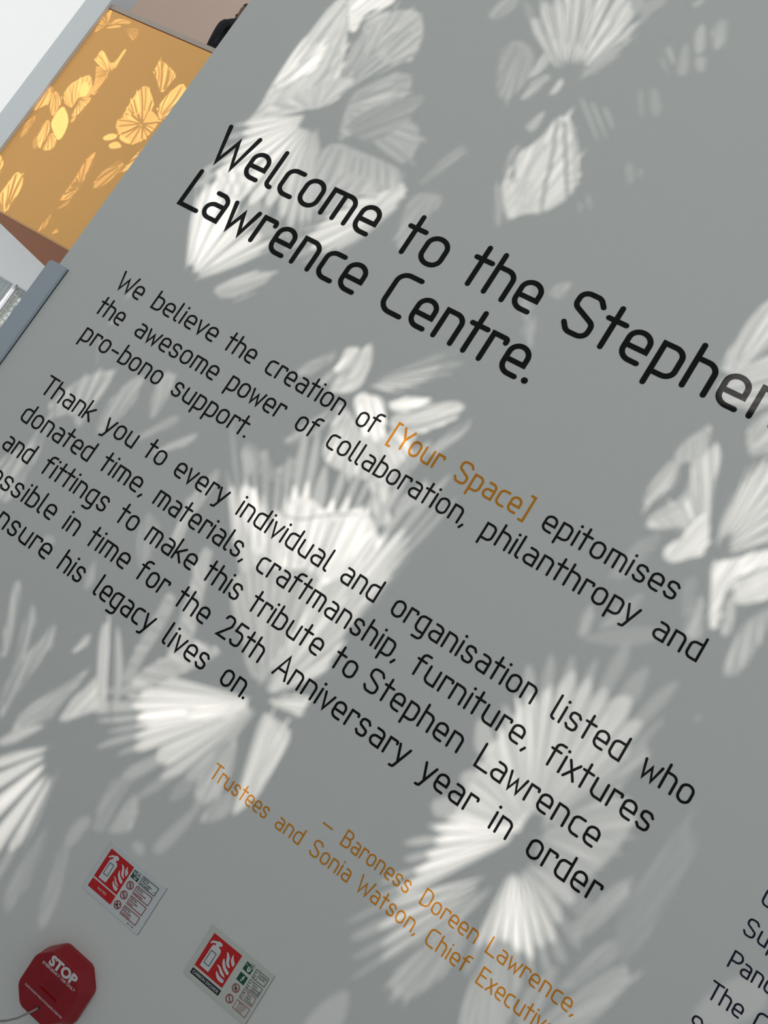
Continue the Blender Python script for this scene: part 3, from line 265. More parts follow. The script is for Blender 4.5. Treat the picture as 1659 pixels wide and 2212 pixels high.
def motif(key):
    """the etched design: plain outlines (P), streaked outlines (S), fans (F), single veins (V), vein sets (N)"""
    out = []; rnd = random.Random(5); sharp = key == 'panel'
    rec = [r for r in FILM.split('#') if r.startswith(key+':')]
    for s in (rec[0][len(key)+1:].split(';') if rec else ()):
        f = s.split(); k = f[0]; f = [float(c) for c in f[1:]]
        pv = lambda q: [Vector((x/1000, z/1000)) for x, z in zip(q[0::2], q[1::2])]
        if k == 'P': out.append((f[0]/100, False, chaikin([tuple(p) for p in pv(f[2:])], int(f[1]))))
        elif k == 'V': out.append((f[0]/100, True, ribbon(pv(f[2:]), f[1]/1000)))
        elif k == 'N': P = pv(f[3:]); veins(out, P[0], P[1:], int(f[0]), f[1]/100, f[2]/1000, rnd)
        elif k == 'S':
            P = pv(f[4:]); lv = f[0]/100
            out.append((lv*(.75 if sharp else .68), False, chaikin([tuple(p) for p in P[1:]], 1)))
            streaks(out, P[0], P[1:], lv, int(f[1]), sharp, rnd)
            veins(out, P[0], P[1:], int(f[1]*(1.6 if sharp else 1.2)), f[2]/100*(.3 if sharp else .9), f[3]/1000, rnd)
        elif k == 'F':
            r0 = f[0]/100; g = (1-f[1]/100)/2; n = int(f[2]); P = pv(f[3:5+2*n]); ap = P[0]; e = P[1:]; lv = [c/100 for c in f[5+2*n:]]
            for i in range(n-1):
                s_ = rnd.uniform(1.08, 1.3); q = rnd.uniform(.1, .3); a = ap+(e[i]-ap)*s_; b = ap+(e[i+1]-ap)*s_
                petal(out, ap, a+(b-a)*q, b+(a-b)*q, .3, lv[i]*.3, 1.06, rnd)
            for i in range(n-1):
                a2 = e[i]+(e[i+1]-e[i])*g; b2 = e[i+1]+(e[i]-e[i+1])*g; s_ = rnd.uniform(.93, 1.05)
                petal(out, ap, ap+(a2-ap)*s_, ap+(b2-ap)*s_, r0, lv[i]*rnd.uniform(.8, .95), 1.04, rnd)
                for j in range(2):
                    u = rnd.uniform(.02, .45)+.5*j; v = min(1, u+rnd.uniform(.25, .5)); s_ = rnd.uniform(.72, 1)
                    petal(out, ap, ap+(a2+(b2-a2)*u-ap)*s_, ap+(a2+(b2-a2)*v-ap)*s_, max(r0, rnd.uniform(.05, .4)), lv[i]*rnd.uniform(1, 1.22), 1.05, rnd)
    return out
def etched_pane(name, key, rect, yp, mats, base=0.0):
    shapes = [(base, False, [(rect[0], rect[2]), (rect[1], rect[2]), (rect[1], rect[3]), (rect[0], rect[3])])]+motif(key)
    vin = []; fin = []
    for lv, vein, P in shapes:
        fin.append(list(range(len(vin), len(vin)+len(P)))); vin += [Vector(p) for p in P]
    vo, eo, fo, ov, oe, of = delaunay_2d_cdt(vin, [], fin, 0, 1e-5, False)
    # each small piece of glass takes the density of the shapes it lies in
    boxes = [(min(p[0] for p in P), max(p[0] for p in P), min(p[1] for p in P), max(p[1] for p in P)) for _, _, P in shapes]
    cell = (rect[1]-rect[0])/60; grid = {}
    for k, bx in enumerate(boxes):
        if k == 0: continue
        for i in range(math.floor(bx[0]/cell), math.floor(bx[1]/cell)+1):
            for j in range(math.floor(bx[2]/cell), math.floor(bx[3]/cell)+1): grid.setdefault((i, j), []).append(k)
    def inside(P, x, y):
        c = False; x0, y0 = P[-1]
        for x1, y1 in P:
            if (y1 > y) != (y0 > y) and x < (x0-x1)*(y-y1)/(y0-y1)+x1: c = not c
            x0, y0 = x1, y1
        return c
    faces = []; idx = []
    for f in fo:
        x = sum(vo[i].x for i in f)/len(f); y = sum(vo[i].y for i in f)/len(f)
        if not (rect[0] < x < rect[1] and rect[2] < y < rect[3]): continue
        t = base
        for k in grid.get((math.floor(x/cell), math.floor(y/cell)), ()):
            bx = boxes[k]
            if bx[0] <= x <= bx[1] and bx[2] <= y <= bx[3] and inside(shapes[k][2], x, y):
                t = min(t, shapes[k][0]) if shapes[k][1] else shapes[k][0]
        faces.append(f); idx.append(min(range(len(LV)), key=lambda i: abs(LV[i]-t)))
    o = link(name, [(v.x, yp, v.y+ZC) for v in vo], faces, None, mats=mats, idx=idx)
    o['kind'] = 'structure'; return o
FW = dict(main=(-1.75, 1.5, -.35, 3.1), panel=(-8.69, -6.75, 2.5, 6.2), back=(-10.72, -9.3, 2.95, 3.96), left=(-15.5, -9.055, 3.965, 9.6))
etched_pane('window_3', 'main', FW['main'], -2.5, FM)
etched_pane('added_window_4', 'panel', FW['panel'], 3.0, FMW)
etched_pane('added_window_5', 'back', FW['back'], 3.0, FMW)
etched_pane('added_window_6', 'left', FW['left'], 3.0, FMW, base=.17)  # unseen plain pane, added to throw sun on the white left wall
ADDED_DOOR = (-13.4, -7.0, 0, 2.62)
wall_with_holes('wall_front', -5.6, 5, 1.05, 13.5, -2.5, -2.5, [(FW['main'][0], FW['main'][1], Z(FW['main'][2]), Z(FW['main'][3]))], FM[0])
box('wall_added_dado', (-5.6, -2.6, 0), (5, -2.45, 1.05), M['added_dado'], kind='structure')  # unseen opaque band, added to dim the foot of the lettered wall
wall_with_holes('wall_added_wing', -17, -6.5, 0, 13.5, 3.0, 3.0, [ADDED_DOOR]+[(a, b, Z(c), Z(d)) for a, b, c, d in (FW['panel'], FW['back'], FW['left'])], FMW[0])  # unseen facade step, added to sharpen the panel's sun patches
link('wall_added_side', [(-5.6, -2.5, 0), (-6.5, 3.0, 0), (-6.5, 3.0, 13.5), (-5.6, -2.5, 13.5)], [(0, 1, 2, 3)], FMW[0])['kind'] = 'structure'
d = box('added_door_1', (ADDED_DOOR[0], 2.99, 0), (ADDED_DOOR[1], 3.002, ADDED_DOOR[3]), M['pane'], kind='structure')  # unseen clear doors, added so sun off the floor brightens the rear
bm = bmesh.new()
for k in range(6):
    x = ADDED_DOOR[0]+(ADDED_DOOR[1]-ADDED_DOOR[0])*k/5; bm_box(bm, (x-.03, 2.96, 0), (x+.03, 3.04, ADDED_DOOR[3]))
bm_box(bm, (ADDED_DOOR[0], 2.96, ADDED_DOOR[3]-.06), (ADDED_DOOR[1], 3.04, ADDED_DOOR[3])); link_bm('added_door_frame', bm, M['added_mull'], d)
# ------------------------------------------------------------------ lettering: single-stroke rounded alphabet cut from vinyl
XH = .69
GL = {
 'n': (0.43, [[(0, 0), (0, 0.69), (0.43, 0.69, 0.2), (0.43, 0)]], []),
 'h': (0.43, [[(0, 0), (0, 1)], [(0, 0.69), (0.43, 0.69, 0.2), (0.43, 0)]], []),
 'm': (0.64, [[(0, 0), (0, 0.69), (0.64, 0.69, 0.2), (0.64, 0)], [(0.32, 0.69), (0.32, 0)]], []),
 'u': (0.43, [[(0, 0.69), (0, 0, 0.2), (0.43, 0), (0.43, 0.69)]], []),
 'r': (0.33, [[(0, 0), (0, 0.69), (0.33, 0.69, 0.05), (0.33, 0.59)]], []),
 'a': (0.43, [[(0.07, 0.69), (0.43, 0.69, 0.2), (0.43, 0), (0, 0, 0.19), (0, 0.39, 0.19), (0.43, 0.39)]], []),
 'd': (0.43, [[(0.43, 1), (0.43, 0), (0, 0, 0.2), (0, 0.69, 0.2), (0.43, 0.69)]], []),
 'b': (0.43, [[(0, 1), (0, 0), (0.43, 0, 0.2), (0.43, 0.69, 0.2), (0, 0.69)]], []),
 'p': (0.43, [[(0, -0.3), (0, 0.69), (0.43, 0.69, 0.2), (0.43, 0, 0.2), (0, 0)]], []),
 'g': (0.43, [[(0.43, 0), (0, 0, 0.2), (0, 0.69, 0.2), (0.43, 0.69), (0.43, -0.3, 0.17), (0.06, -0.3)]], []),
 'o': (0.45, [[(0.225, 0), (0, 0, 0.225), (0, 0.69, 0.225), (0.45, 0.69, 0.225), (0.45, 0, 0.225), (0.225, 0)]], []),
 'c': (0.38, [[(0.38, 0.69), (0, 0.69, 0.2), (0, 0, 0.2), (0.38, 0)]], []),
 'e': (0.43, [[(0.38, 0), (0, 0, 0.215), (0, 0.69, 0.215), (0.43, 0.69, 0.215), (0.43, 0.31), (0, 0.31)]], []),
 's': (0.42, [[(0.4, 0.57), (0.3, 0.69, 0.08), (0.03, 0.69, 0.16), (0.03, 0.41, 0.1), (0.39, 0.28, 0.1), (0.39, 0, 0.16), (0.1, 0, 0.08), (0, 0.12)]], []),
 't': (0.38, [[(0.15, 1), (0.15, 0)], [(0, 0.6799999999999999), (0.38, 0.6799999999999999)]], []),
 'f': (0.42, [[(0.13, 0), (0.13, 1, 0.18), (0.42, 1)], [(0, 0.69), (0.36, 0.69)]], []),
 'i': (0, [[(0, 0), (0, 0.69)]], [(0, 0.93)]),
 'l': (0.13, [[(0, 1), (0, 0, 0.11), (0.13, 0)]], []),
 'k': (0.42, [[(0, 0), (0, 1)], [(0.4, 0.69), (0, 0.26)], [(0.13, 0.36), (0.42, 0)]], []),
 'v': (0.42, [[(0, 0.69), (0.21, 0), (0.42, 0.69)]], []),
 'w': (0.66, [[(0, 0.69), (0.16, 0), (0.33, 0.5), (0.5, 0), (0.66, 0.69)]], []),
 'x': (0.4, [[(0, 0), (0.4, 0.69)], [(0, 0.69), (0.4, 0)]], []),
 'y': (0.46, [[(0, 0.69), (0.23, 0.02)], [(0.46, 0.69), (0.155, -0.26, 0.06), (0.02, -0.28)]], []),
 'W': (0.89, [[(0, 1), (0.227, 0), (0.45, 0.7), (0.676, 0), (0.89, 1)]], []),
 'L': (0.5, [[(0, 1), (0, 0), (0.5, 0)]], []),
 'C': (0.53, [[(0.53, 1), (0, 1, 0.25), (0, 0, 0.25), (0.53, 0)]], []),
 'S': (0.55, [[(0.54, 0.84), (0.42, 1, 0.16), (0.02, 1, 0.21), (0.02, 0.63, 0.15), (0.53, 0.37, 0.15), (0.53, 0, 0.21), (0.12, 0, 0.16), (0, 0.17)]], []),
 'T': (0.56, [[(0, 1), (0.56, 1)], [(0.28, 1), (0.28, 0)]], []),
 'B': (0.52, [[(0, 0), (0, 1), (0.47, 1, 0.2), (0.47, 0.54, 0.2), (0, 0.54)], [(0.25, 0.54), (0.52, 0.54, 0.22), (0.52, 0, 0.22), (0, 0)]], []),
 'D': (0.52, [[(0, 0), (0, 1), (0.52, 1, 0.32), (0.52, 0, 0.32), (0, 0)]], []),
 'A': (0.6, [[(0, 0), (0.3, 1), (0.6, 0)], [(0.11, 0.33), (0.49, 0.33)]], []),
 'E': (0.46, [[(0.46, 1), (0, 1), (0, 0), (0.46, 0)], [(0, 0.53), (0.38, 0.53)]], []),
 'P': (0.52, [[(0, 0), (0, 1), (0.52, 1, 0.27), (0.52, 0.44, 0.27), (0, 0.44)]], []),
 'Y': (0.54, [[(0, 1), (0.27, 0.46)], [(0.54, 1), (0.27, 0.46), (0.27, 0)]], []),
 '2': (0.46, [[(0.02, 0.83), (0.08, 1, 0.12), (0.45, 1, 0.2), (0.45, 0.62, 0.16), (0, 0), (0.46, 0)]], []),
 '5': (0.46, [[(0.44, 1), (0.06, 1), (0.02, 0.6), (0.45, 0.62, 0.2), (0.45, 0, 0.22), (0.1, 0, 0.1), (0, 0.13)]], []),
 '[': (0.18, [[(0.18, 1.06), (0, 1.06), (0, -0.14), (0.18, -0.14)]], []),
 ']': (0.18, [[(0, 1.06), (0.18, 1.06), (0.18, -0.14), (0, -0.14)]], []),
 '-': (0.36, [[(0, 0.37), (0.36, 0.37)]], []),
 '–': (0.5, [[(0, 0.42), (0.5, 0.42)]], []),
 '.': (0.0, [], [(0, 0.03)]),
 ',': (0.06, [[(0.08, 0.04), (0, -0.13)]], []),
}
def round_path(path):
    out = []; n = len(path)
    for i, p in enumerate(path):
        r = p[2] if len(p) > 2 else 0; P = Vector(p[:2])
        if r == 0 or i in (0, n-1): out.append((P, r == 0 and 0 < i < n-1)); continue
        A = Vector(path[i-1][:2]); B = Vector(path[i+1][:2])
        a = A-P; b = B-P; la = a.length; lb = b.length; a.normalize(); b.normalize()
        ang = a.angle(b); t = min(r/math.tan(ang/2) if ang > .01 else 0, la*.98 if i == 1 else la*.5 if len(path[i-1]) > 2 else la*.98, lb*.5 if len(path[i+1]) > 2 and i+1 < n-1 else lb*.98)
        rr = t*math.tan(ang/2); s = P+a*t; e = P+b*t
        c = P+(a+b).normalized()*(rr/math.sin(ang/2))
        a0 = math.atan2(s.y-c.y, s.x-c.x); a1 = math.atan2(e.y-c.y, e.x-c.x); d = (a1-a0+math.pi) % (2*math.pi)-math.pi
        for k in range(9):
            th = a0+d*k/8; out.append((c+Vector((math.cos(th), math.sin(th)))*rr, False))
    return out
def stroke(V, F, pts, w, fx):
    """flat ribbon with round ends and mitred corners; fx maps glyph units to the wall"""
    P = [fx(p) for p, _ in pts]
    Q = [P[0]]
    for p in P[1:]:
        if (p-Q[-1]).length > 1e-5: Q.append(p)
    P = Q; n = len(P); h = w/2
    closed = n > 3 and (P[0]-P[-1]).length < w*.2
    L = []; R = []
    for i in range(n):
        t0 = (P[i]-P[i-1]).normalized() if i else None; t1 = (P[i+1]-P[i]).normalized() if i < n-1 else None
        if closed and t0 is None: t0 = (P[-1]-P[-2]).normalized()
        if closed and t1 is None: t1 = (P[1]-P[0]).normalized()
        t0 = t0 or t1; t1 = t1 or t0
        m = Vector((-(t0+t1).y, (t0+t1).x)).normalized(); k = max(m.dot(Vector((-t0.y, t0.x))), .42)
        L.append(P[i]+m*h/k); R.append(P[i]-m*h/k)
    loop = L[:]
    if not closed:
        d = (P[-1]-P[-2]).normalized(); a = math.atan2(d.y, d.x)
        loop += [P[-1]+Vector((math.cos(a+math.pi/2-math.pi*k/8), math.sin(a+math.pi/2-math.pi*k/8)))*h for k in range(1, 8)]
    b = len(V); nL = len(L)
    V += [(p.x, p.y) for p in L]+[(p.x, p.y) for p in R]
    for i in range(nL-1): F.append((b+i, b+nL+i, b+nL+i+1, b+i+1))
    if not closed:
        for end, d in ((0, P[0]-P[1]), (n-1, P[-1]-P[-2])):
            disc(V, F, P[end], h, d)
    return nL
def disc(V, F, c, h, d=None):
    b = len(V); a0 = math.atan2(d.y, d.x)-math.pi/2 if d else 0; m = 8 if d else 16
    V += [(c.x+h*math.cos(a0+(math.pi if d else 2*math.pi)*k/m), c.y+h*math.sin(a0+(math.pi if d else 2*math.pi)*k/m)) for k in range(m+1 if d else m)]
    F.append(tuple(range(b, len(V))))
def gap(a, b):
    s = .235
    if a in 'vwyxkA' or b in 'vwyxkA': s -= .05
    if a in 'oecsbp' and b in 'oecdgqs': s -= .03
    if a in 'rtfTYLP': s -= .07
    if b in 't': s -= .05
    if b in 'f': s -= .05
    if a == 'l': s -= .02
    if b in '.,': s -= .05
    if a == 'W': s -= .08
    return s
THICK = .0006
def word_mesh(name, text, x0, sx, cap, zc, w, m, parent):
    V = []; F = []; x = 0; YO = []
    o = parent.location
    for i, c in enumerate(text):
        if i: x += gap(text[i-1], c)
        g = GL[c]; cx = x0+sx*(x+g[0]/2)
        zb = 0
        for k in zc: zb = zb*cx+k
        fx = lambda p, x=x, zb=zb: Vector((x0+sx*(x+p[0])-o.x, zb+ZC+cap*p[1]-o.z))
        for k, path in enumerate(g[1]):
            m_ = stroke(V, F, round_path(path), w, fx); q = [1.3*k+j/m_ for j in range(m_)]; YO += q+q; r_ = len(V)-len(YO)
            YO += [1.3*k]*(r_//2)+[1.3*k+1]*(r_-r_//2)
        for dx, dy in g[2]:
            disc(V, F, fx(Vector((dx, dy))), w*.62); YO += [4]*(len(V)-len(YO))
        x += g[0]
    # vinyl sheet: front faces plus the cut edge back to the wall
    n = len(V); verts = [(a, -THICK-.00005*YO[i], b) for i, (a, b) in enumerate(V)]+[(a, 0, b) for a, b in V]
    ec = {}
    G2 = []
    for f in F:
        ar = sum(V[f[i]][0]*V[f[(i+1) % len(f)]][1]-V[f[(i+1) % len(f)]][0]*V[f[i]][1] for i in range(len(f)))
        G2.append(tuple(f) if ar > 0 else tuple(f[::-1]))
    for f in G2:
        for i in range(len(f)): ec[(f[i], f[(i+1) % len(f)])] = 1
    side = [(b, a, n+a, n+b) for (a, b) in ec if (b, a) not in ec]
    return link(name, verts, G2+side, m, parent)
STROKE = dict(h=.0113, b=.0046, o=.00275, r=.0029)
LINES = [
 ('H1', 'black', 'h', 0.0928, [0.00153, 0.01319, 0.01315, 0.67156], [['Welcome', -1.2474, 0.0988], ['to', -0.7158, 0.1039], ['the', -0.548, 0.0987], ['Stephen', -0.315, 0.1006]]),
 ('H2', 'black', 'h', 0.0928, [-0.0054, -0.00634, -0.00795, 0.5312], [['Lawrence', -1.2417, 0.1011], ['Centre.', -0.6718, 0.0954]]),
 ('A1', 'black', 'b', 0.0436, [0.01293, 0.02934, 0.01785, 0.29333], [['We', -1.2515, 0.0488], ['believe', -1.1402, 0.0513], ['the', -0.9263, 0.0462], ['creation', -0.8118, 0.0464], ['of', -0.5727, 0.0449], ['[Your', -0.4908, 0.0428], ['Space]', -0.3345, 0.0447], ['epitomises', -0.138, 0.0484]]),
 ('A2', 'black', 'b', 0.0436, [0.00317, 0.00623, 0.00402, 0.21949], [['the', -1.2559, 0.0449], ['awesome', -1.1357, 0.0492], ['power', -0.8666, 0.0469], ['of', -0.6808, 0.0449], ['collaboration,', -0.5994, 0.0456], ['philanthropy', -0.2288, 0.0481], ['and', 0.1292, 0.0475]]),
 ('A3', 'black', 'b', 0.0436, [0.00141, 0.14821], [['pro-bono', -1.2471, 0.0481], ['support.', -0.9719, 0.0486]]),
 ('B1', 'black', 'b', 0.0436, [0.00575, -0.00033, -0.00628, 0.00066], [['Thank', -1.2526, 0.0488], ['you', -1.0611, 0.0488], ['to', -0.9394, 0.0488], ['every', -0.8547, 0.0482], ['individual', -0.6821, 0.0484], ['and', -0.4183, 0.0454], ['organisation', -0.2984, 0.0466], ['listed', 0.0505, 0.0481], ['who', 0.2233, 0.0459]]),
 ('B2', 'black', 'b', 0.0436, [-0.01466, -0.01295, -0.07231], [['donated', -1.2534, 0.0485], ['time,', -1.0116, 0.0518], ['materials,', -0.8555, 0.0468], ['craftmanship,', -0.5794, 0.0463], ['furniture,', -0.2056, 0.0492], ['fixtures', 0.0803, 0.0489]]),
 ('B3', 'black', 'b', 0.0436, [0.00695, -0.00467, -0.01058, -0.14608], [['and', -1.2494, 0.0449], ['fittings', -1.1295, 0.049], ['to', -0.9061, 0.0488], ['make', -0.8231, 0.0498], ['this', -0.6657, 0.0467], ['tribute', -0.5467, 0.0484], ['to', -0.3431, 0.0488], ['Stephen', -0.2671, 0.0477], ['Lawrence', -0.019, 0.0478]]),
 ('B4', 'black', 'b', 0.0436, [0.01111, 0.00052, -0.00943, -0.2207], [['possible', -1.2605, 0.0522], ['in', -1.0017, 0.0488], ['time', -0.9339, 0.0518], ['for', -0.7934, 0.047], ['the', -0.6864, 0.047], ['25th', -0.5734, 0.0446], ['Anniversary', -0.4321, 0.0483], ['year', -0.0929, 0.048], ['in', 0.0564, 0.0488], ['order', 0.1299, 0.0468]]),
 ('B5', 'black', 'b', 0.0436, [0.00471, 0.01807, -0.28255], [['ensure', -1.182, 0.0527], ['his', -0.9567, 0.0463], ['legacy', -0.853, 0.0457], ['lives', -0.662, 0.0479], ['on.', -0.5131, 0.0449]]),
 ('O1', 'orange', 'o', 0.028, [0.01903, 0.00782, -0.39573], [['–', -0.1952, 0.0394], ['Baroness', -0.1491, 0.0289], ['Doreen', 0.0209, 0.03], ['Lawrence,', 0.1542, 0.0313]]),
 ('O2', 'orange', 'o', 0.028, [0.02097, 0.00665, -0.00173, -0.44331], [['Trustees', -0.4264, 0.0284], ['and', -0.2689, 0.0311], ['Sonia', -0.1893, 0.0301], ['Watson,', -0.0854, 0.0298], ['Chief', 0.0616, 0.0299], ['Executive', 0.1651, 0.0289]]),
 ('R1', 'navy', 'r', 0.0268, [-0.06958], [['C', 0.4796, 0.0268]]),
 ('R2', 'navy', 'r', 0.0268, [-0.12583], [['Sup', 0.4766, 0.03]]),
 ('R3', 'navy', 'r', 0.0268, [0.01494, -0.19041], [['Panc', 0.4803, 0.0293]]),
 ('R4', 'navy', 'r', 0.0268, [0.01785, -0.24986], [['The', 0.4738, 0.03], ['C', 0.55, 0.0268]]),
 ('R5', 'navy', 'r', 0.0268, [-0.3025], [['St', 0.4723, 0.0276]]),
]
INFO = {
 'H1': 'large black heading lettering, upper big line, beginning with the word Welcome',
 'H2': 'large black heading lettering, lower big line, ending with Centre and a full stop',
 'A1': 'black lettering line beginning We believe, with two orange bracketed words in it',
 'A2': 'black lettering line beginning the awesome power, below the line with the orange words',
 'A3': 'short black lettering line reading pro-bono support',
 'B1': 'black lettering line beginning Thank you to every individual',
 'B2': 'black lettering line beginning donated time, materials',
 'B3': 'black lettering line beginning and fittings to make this tribute',
 'B4': 'black lettering line running through in time for the 25th Anniversary year',
 'B5': 'black lettering line ending his legacy lives on, lowest of the black lines',
 'O1': 'small orange lettering line beginning with a dash, upper of the two orange lines',
 'O2': 'small orange lettering line beginning Trustees, lower of the two orange lines',
 'R1': 'cut-off dark letter at the right edge of the photo, topmost of the list column',
 'R2': 'dark list lettering beginning Su at the right edge, second in the list column',
 'R3': 'dark list lettering beginning Pan at the right edge, third in the list column',
 'R4': 'dark list lettering beginning The at the lower right edge of the wall',
 'R5': 'dark list lettering beginning St at the very bottom right, lowest of the list column',
}
for key, col, ck, cap, zc, words in LINES:
    xs = words[0][1]; zb = 0
    for k in zc: zb = zb*xs+k
    e = thing('wall_lettering', INFO[key], 'wall lettering', (xs, 0, Z(zb)), 'lettering lines on the wall')
    for t, x0, sx in words:
        am = t in ('[Your', 'Space]')
        o = word_mesh('word', t, x0, sx, cap, zc, STROKE[ck], M['amber'] if am or col == 'orange' else M['navy' if col == 'navy' else 'black'], e)
        if am: o['label'] = 'orange bracketed word'

# ------------------------------------------------------------------ small printed text (built-in face)
def print_mesh(name, text, m, parent, x, z, y, h, width=None, bold=0, ang=0):
    cu = bpy.data.curves.new(name, 'FONT'); cu.body = text; cu.size = 1; cu.offset = bold; cu.resolution_u = 3
    ob = bpy.data.objects.new(name, cu); COL.objects.link(ob)
    dg = bpy.context.evaluated_depsgraph_get(); dg.update()
    me = bpy.data.meshes.new_from_object(ob.evaluated_get(dg)); bpy.data.objects.remove(ob); bpy.data.curves.remove(cu)
    xs = [v.co.x for v in me.vertices]; ys = [v.co.y for v in me.vertices]
    s = h/.72; sx = width/(max(xs)-min(xs)) if width else s
    mn = min(xs)
    for v in me.vertices: v.co = ((v.co.x-mn)*sx+x, y, v.co.y*s+z)
    me.name = name; me.materials.clear(); me.materials.append(m)
    o = bpy.data.objects.new(name, me); COL.objects.link(o); o.parent = parent; return o
def mmp(pts): return [(x/1000, z/1000) for x, z in pts]
def smooth_out(pts, n=2): return [tuple(p) for p in chaikin(pts, n)]
def frame_poly(name, pts, w, y, m, parent):
    """outline of a quadrilateral, w wide"""
    P = [Vector(p) for p in mmp(pts)]; c = sum(P, Vector((0, 0)))/4
    V = []; F = []
    for p in P:
        d = Vector((math.copysign(w, p.x-c.x), math.copysign(w, p.y-c.y)))
        V += [(p.x, y, p.y), (p.x-d.x, y, p.y-d.y)]
    for i in range(4):
        j = (i+1) % 4; F.append((2*i, 2*j, 2*j+1, 2*i+1))
    return link(name, V, F, m, parent)
def ring(name, c, r, w, y, m, parent, slash=True):
    V = []; F = []; n = 36
    for k in range(n):
        a = 2*math.pi*k/n
        V += [(c[0]+r*math.cos(a), y, c[1]+r*math.sin(a)), (c[0]+(r-w)*math.cos(a), y, c[1]+(r-w)*math.sin(a))]
    F = [(2*k, 2*k+1, (2*k+3) % (2*n), (2*k+2) % (2*n)) for k in range(n)]
    if slash:
        b = len(V); d = Vector((.7071, -.7071)); q = Vector((.7071, .7071))*w*.5
        for s, t in ((-1, -1), (-1, 1), (1, 1), (1, -1)):
            p = Vector(c)+d*s*(r-w*.6)+q*t; V.append((p.x, y-.00008, p.y))
        F.append((b, b+1, b+2, b+3))
    return link(name, V, F, m, parent)
def dashes(name, rows, y, m, parent):
    V = []; F = []
    for x, z, w, h in rows:
        b = len(V); V += [(x/1000, y, z/1000), ((x+w)/1000, y, z/1000), ((x+w)/1000, y, (z+h)/1000), (x/1000, y, (z+h)/1000)]; F.append((b, b+1, b+2, b+3))
    return link(name, V, F, m, parent)
SIGN1 = {'red':[(7.9,87.9),(7.7,29.6),(66.1,29.5),(65.8,87.6)],'red2':[(8.0,26.4),(7.5,9.2),(66.2,9.3),(65.9,26.9)],'body':[(17.3,32.9),(34.6,33.9),(36.7,67.8),(35.3,71.2),(32.5,73.6),(28.9,74.9),(29.0,76.6),(32.7,78.7),(32.3,81.6),(28.5,84.0),(24.2,83.7),(22.7,81.8),(17.7,80.3),(13.3,76.2),(11.8,72.3),(14.5,72.7),(17.6,76.6),(21.6,77.7),(21.6,75.4),(18.3,71.8),(17.4,68.1)],'lab':[(20.3,67.0),(30.9,67.5),(31.2,44.0),(20.3,43.8)],'f1':[(41.7,78.8),(47.7,77.4),(52.5,73.2),(55.9,65.7),(61.8,60.5),(55.7,60.6),(50.8,64.6),(47.9,72.5)],'f2':[(55.0,82.7),(54.1,76.9),(55.0,72.5),(57.9,68.4),(61.9,65.0),(62.8,71.2),(60.8,75.3),(57.3,76.6)],'f3':[(45.5,68.6),(45.0,63.0),(47.2,58.3),(52.6,53.4),(61.8,48.8),(62.5,55.4),(53.0,58.7),(47.8,63.7)],'f4':[(40.2,52.8),(47.5,51.7),(52.3,47.0),(61.8,43.6),(56.3,43.0),(50.3,44.4),(46.9,49.4)],'f5':[(45.1,45.9),(46.8,40.6),(53.2,35.3),(61.1,33.4),(62.2,40.4),(54.8,41.3),(49.4,42.5)],'green':[(69.5,85.8),(69.5,70.9),(86.5,70.5),(86.4,85.2)],'abox':[(78.0,87.4),(87.1,87.6),(87.0,77.6),(78.1,77.6)],'circ':[(78.4,58.9),(78.3,38.5),(78.1,18.0),(85.6,64.0)],'b1':[(90.8,87.1),(129.7,87.4),(129.3,70.7),(90.5,70.2)],'b2':[(90.1,66.9),(128.9,67.3),(128.9,50.6),(90.4,50.2)],'b3':[(90.4,46.7),(129.1,47.1),(128.8,30.3),(90.7,29.7)],'b4':[(90.3,26.0),(128.7,26.6),(128.7,9.9),(90.4,9.1)],'water':[(25.8,17.1),(27.4,20.8),(48.5,18.3)],'tiny':[(113.1,4.9),(129.0,5.3)]}
